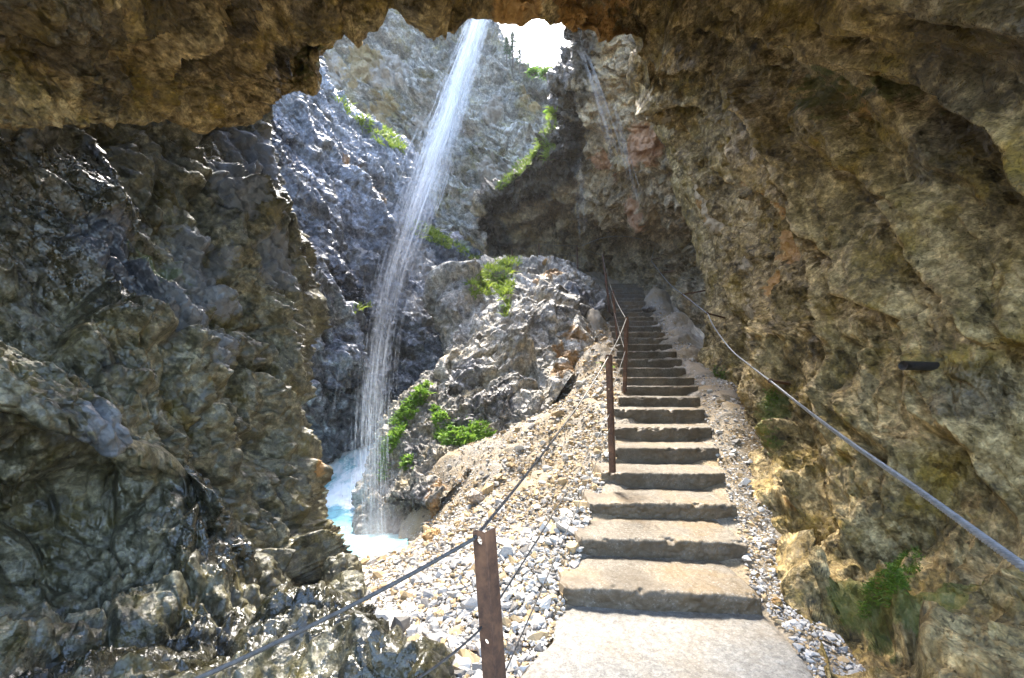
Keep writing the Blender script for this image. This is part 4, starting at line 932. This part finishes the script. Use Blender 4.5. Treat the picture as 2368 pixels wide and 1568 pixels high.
def leaf_blade(n=8):
    """a rounded, slightly cupped leaf along +Y from its stalk"""
    ys = np.linspace(0, 1, n); hw = .46 * np.sqrt(np.clip(ys * 1.9 - .9 * ys ** 2.2 - ys ** 9, 0, None)) ; v = []
    for yv, h in zip(ys, hw): v += [(-h, yv, .12 * h), (0, yv, -.05 + .1 * yv), (h, yv, .12 * h)]
    return np.array(v) - np.array([0, 0, .0]), grid_faces(n, 3)
LV, LF = leaf_blade()
def leafy(loc, nl, size, label, seed, group=None, stemlen=.6):
    rr = np.random.default_rng(seed); loc = np.array(loc)
    o = empty('leafy_plant', tuple(loc), label, 'plant', group); LVs, TN, ST = [], [], []
    for k in range(nl):
        a = rr.random() * 6.283; el = rr.uniform(.35, 1.2); hgt = size * stemlen * rr.uniform(.7, 1.6)
        tip = loc + np.array([math.cos(a) * math.cos(el), math.sin(a) * math.cos(el), math.sin(el)]) * hgt
        ST.append(tube(np.array([loc, (loc + tip) / 2 + np.array([0, 0, hgt * .12]), tip]), size * .03, 5))
        d2 = np.array([math.cos(a), math.sin(a), -.15]); d2 /= np.linalg.norm(d2); s2 = np.cross(d2, [0, 0, 1.]); s2 /= np.linalg.norm(s2); u2 = np.cross(s2, d2); sc = size * rr.uniform(.6, 1.2)
        LVs.append((tip + sc * (LV[:, :1] * s2 + LV[:, 1:2] * d2 + LV[:, 2:3] * u2), LF)); TN.append(np.full(len(LV), rr.uniform(.2, 1)))
    v, f = merge(LVs); add_child('leaves', v, f, M['leaf'], o, attrs={'tone': np.concatenate(TN)})
    v, f = merge(ST); add_child('stems', v, f, M['stem'], o)
    return o
def ground_at(x, y, d): 
    p = P(x, y, d); p[2] = ground_z(p[None, :2])[0]; return p
def on_sheet(sheet, x, y):
    v, nm = SHEETS[sheet]; X2, Y2 = px(v); dd = np.hypot(X2 - x, Y2 - y); i = np.unravel_index(np.argmin(dd + 3 * (v[..., 1] > np.median(v[..., 1]) + 4)), dd.shape); return v[i] + nm[i] * .01
leafy(P(1394,850,4.9), 4, .09, 'big leaved plant peeping past the second post from the bottom', 31, stemlen=.5)
leafy(ground_at(1290,905,8.6), 7, .10, 'small leafy plant on the scree at the right foot of the big boulder', 32)
for x, y, lab in [(1135,990,'leafy plant at the right end of the green carpet under the boulder'),(1105,998,'leafy plant in the front of the green carpet under the boulder'),(1070,1008,'low leafy plant in the middle of the green carpet'),(1035,985,'leafy plant at the left end of the green carpet')]:
    leafy(on_sheet('rock_mound', x, y), 9, .075, lab, x, 'leafy plants under the boulder')
for x, y, lab in [(945,1068,'leafy plant in the hollow of the mound above the pool'),(890,1085,'leafy plant low on the mound beside the falling water'),(905,1050,'leafy plant halfway down the left slope of the mound')]:
    leafy(on_sheet('rock_mound', x, y), 8, .075, lab, x, 'leafy plants on the mound')
for x, y, lab in [(1100,668,'white flowered leafy plant at the left shoulder of the boulder'),(1165,606,'leafy plant rising at the highest point of the boulder'),(1120,640,'leafy plant between the grass and the left shoulder of the boulder'),(1168,712,'leafy plant drooping from a crack of the boulder')]:
    leafy(on_sheet('boulder', x, y), 9, .10, lab, x, 'leafy plants on the boulder')
leafy(on_sheet('rock_overhang', 1279, 268), 14, .22, 'bush of bright leaves on the tip of the dark overhang', 41)
leafy(on_sheet('gorge_side', 852, 290), 16, .24, 'bright leafy bush on the slanting slab left of the waterfall', 42)
leafy(P(905,1552,2.3), 5, .03, 'tiny green plant on the rock in the lower left foreground', 43)

def fir(loc, h, label, seed):
    rr = np.random.default_rng(seed); loc = np.array(loc); o = empty('fir_tree', tuple(loc), label, 'tree', 'firs on the skyline')
    add_child('trunk', *tube(np.array([loc - [0, 0, .4], loc + [0, 0, h * .5], loc + [0, 0, h]]), np.array([.07, .045, .01]) * h / 2, 7), M['bark'], o)
    pts, nm = [], []
    for k in range(34):
        t = k / 34; z = h * (.15 + .85 * t); rad = h * .24 * (1 - t) ** .8 * rr.uniform(.6, 1.15)
        a = k * 2.4; m = 26; s = rr.random(m) ** .7
        pts.append(loc + np.c_[np.cos(a) * s * rad, np.sin(a) * s * rad, z - .25 * s * rad] + rr.normal(0, .03 * h, (m, 3)) * [1, 1, .5]); nm.append(np.repeat([[np.cos(a), np.sin(a), -.2]], m, 0))
    v, f, tn = blades(np.concatenate(pts), np.concatenate(nm), .13 * h / 2, .035 * h / 2, .8, .2)
    add_child('crown', v, f, M['needle'], o, attrs={'tone': tn}, smooth=False)
for x, y, d, h, lab, sd_ in [(1186,136,22.9,1.35,'tallest small fir on the skyline below the sky opening',51),(1172,126,23,.9,'short fir on the skyline just right of the waterfall top',52),(1202,150,22.7,.8,'small fir on the skyline right of the tallest one',53)]:
    fir(P(x, y, d), h, lab, sd_)
def shrub(loc, rad, label, seed, group=None):
    rr = np.random.default_rng(seed); loc = np.array(loc); o = empty('shrub', tuple(loc), label, 'shrub', group)
    n = 420; d_ = rr.normal(size=(n, 3)); d_ /= np.linalg.norm(d_, axis=1)[:, None]; d_[:, 2] = np.abs(d_[:, 2]) * .8
    p = loc + d_ * rad * (rr.random((n, 1)) ** .45) * (1 + .5 * fbm(d_ * 2 + seed, 2))[:, None]
    v, f, tn = blades(p, d_, .13, .06, .6, .3); add_child('leaves', v, f, M['leaf'], o, attrs={'tone': tn * .6}, smooth=False)
    add_child('stems', *merge([tube(np.array([loc - [0, 0, .1], loc + q * rad * .5, loc + q * rad * .9]), .015, 5) for q in d_[:12]]), M['bark'], o)
shrub(P(1232,172,22.4), .25, 'round shrub on the skyline in the middle of the sky opening', 61, 'skyline shrubs')
shrub(P(1262,174,22.2), .28, 'shrub on the skyline towards the dark rock nose', 62, 'skyline shrubs')
shrub(P(1300,186,22), .3, 'shrub on the skyline touching the dark rock nose', 63, 'skyline shrubs')
shrub(P(1040,30,22.6), .35, 'shrub hanging at the cliff top left of the waterfall', 64, 'skyline shrubs')

# ------------------------------------------------------------------ damp air of the gorge
bm = bmesh.new(); bmesh.ops.create_cube(bm, size=1, matrix=Matrix.LocRotScale(Vector((0, 15, 11.4)), None, Vector((82, 72, 31)))); me = bpy.data.meshes.new('haze'); bm.to_mesh(me); bm.free()
hz = bpy.data.objects.new('haze', me); COL.objects.link(hz)
hm = bpy.data.materials.new('damp_air'); hm.use_nodes = True; t_ = hm.node_tree; t_.nodes.remove(t_.nodes['Principled BSDF'])
pv_ = t_.nodes.new('ShaderNodeVolumePrincipled'); pv_.inputs['Color'].default_value = (.93, .96, 1, 1); pv_.inputs['Density'].default_value = .0007; pv_.inputs['Anisotropy'].default_value = .35
t_.links.new(pv_.outputs[0], t_.nodes['Material Output'].inputs['Volume']); me.materials.append(hm)
tag(hz, 'thin damp haze hanging in the gorge', 'haze', None, 'stuff')

C.cycles.volume_step_rate = 5; C.cycles.volume_max_steps = 64
def mist(name, c, rad, dens, label):
    bm = bmesh.new(); bmesh.ops.create_icosphere(bm, subdivisions=3, radius=1); me = bpy.data.meshes.new(name); bm.to_mesh(me); bm.free()
    o = bpy.data.objects.new(name, me); COL.objects.link(o); o.location = c; o.scale = rad
    m = bpy.data.materials.new('spray_' + str(dens)); m.use_nodes = True; t = m.node_tree; t.nodes.remove(t.nodes['Principled BSDF'])
    v = t.nodes.new('ShaderNodeVolumePrincipled'); v.inputs['Color'].default_value = (.95, .97, 1, 1); v.inputs['Anisotropy'].default_value = .2
    tc = t.nodes.new('ShaderNodeTexCoord'); ln = t.nodes.new('ShaderNodeVectorMath'); ln.operation = 'LENGTH'; t.links.new(tc.outputs['Object'], ln.inputs[0])
    mr = t.nodes.new('ShaderNodeMapRange'); mr.interpolation_type = 'SMOOTHSTEP'; mr.inputs['From Min'].default_value = 1.0; mr.inputs['From Max'].default_value = .1; t.links.new(ln.outputs['Value'], mr.inputs['Value'])
    mu = t.nodes.new('ShaderNodeMath'); mu.operation = 'MULTIPLY'; mu.inputs[1].default_value = dens; t.links.new(mr.outputs[0], mu.inputs[0])
    t.links.new(mu.outputs[0], v.inputs['Density']); t.links.new(v.outputs[0], t.nodes['Material Output'].inputs['Volume']); me.materials.append(m)
    return tag(o, label, 'mist', None, 'stuff')
mist('mist', tuple(WF[-1] + np.array([.05, .1, .15])), (.75, .7, .75), .55, 'white spray rising where the waterfall meets the pool')
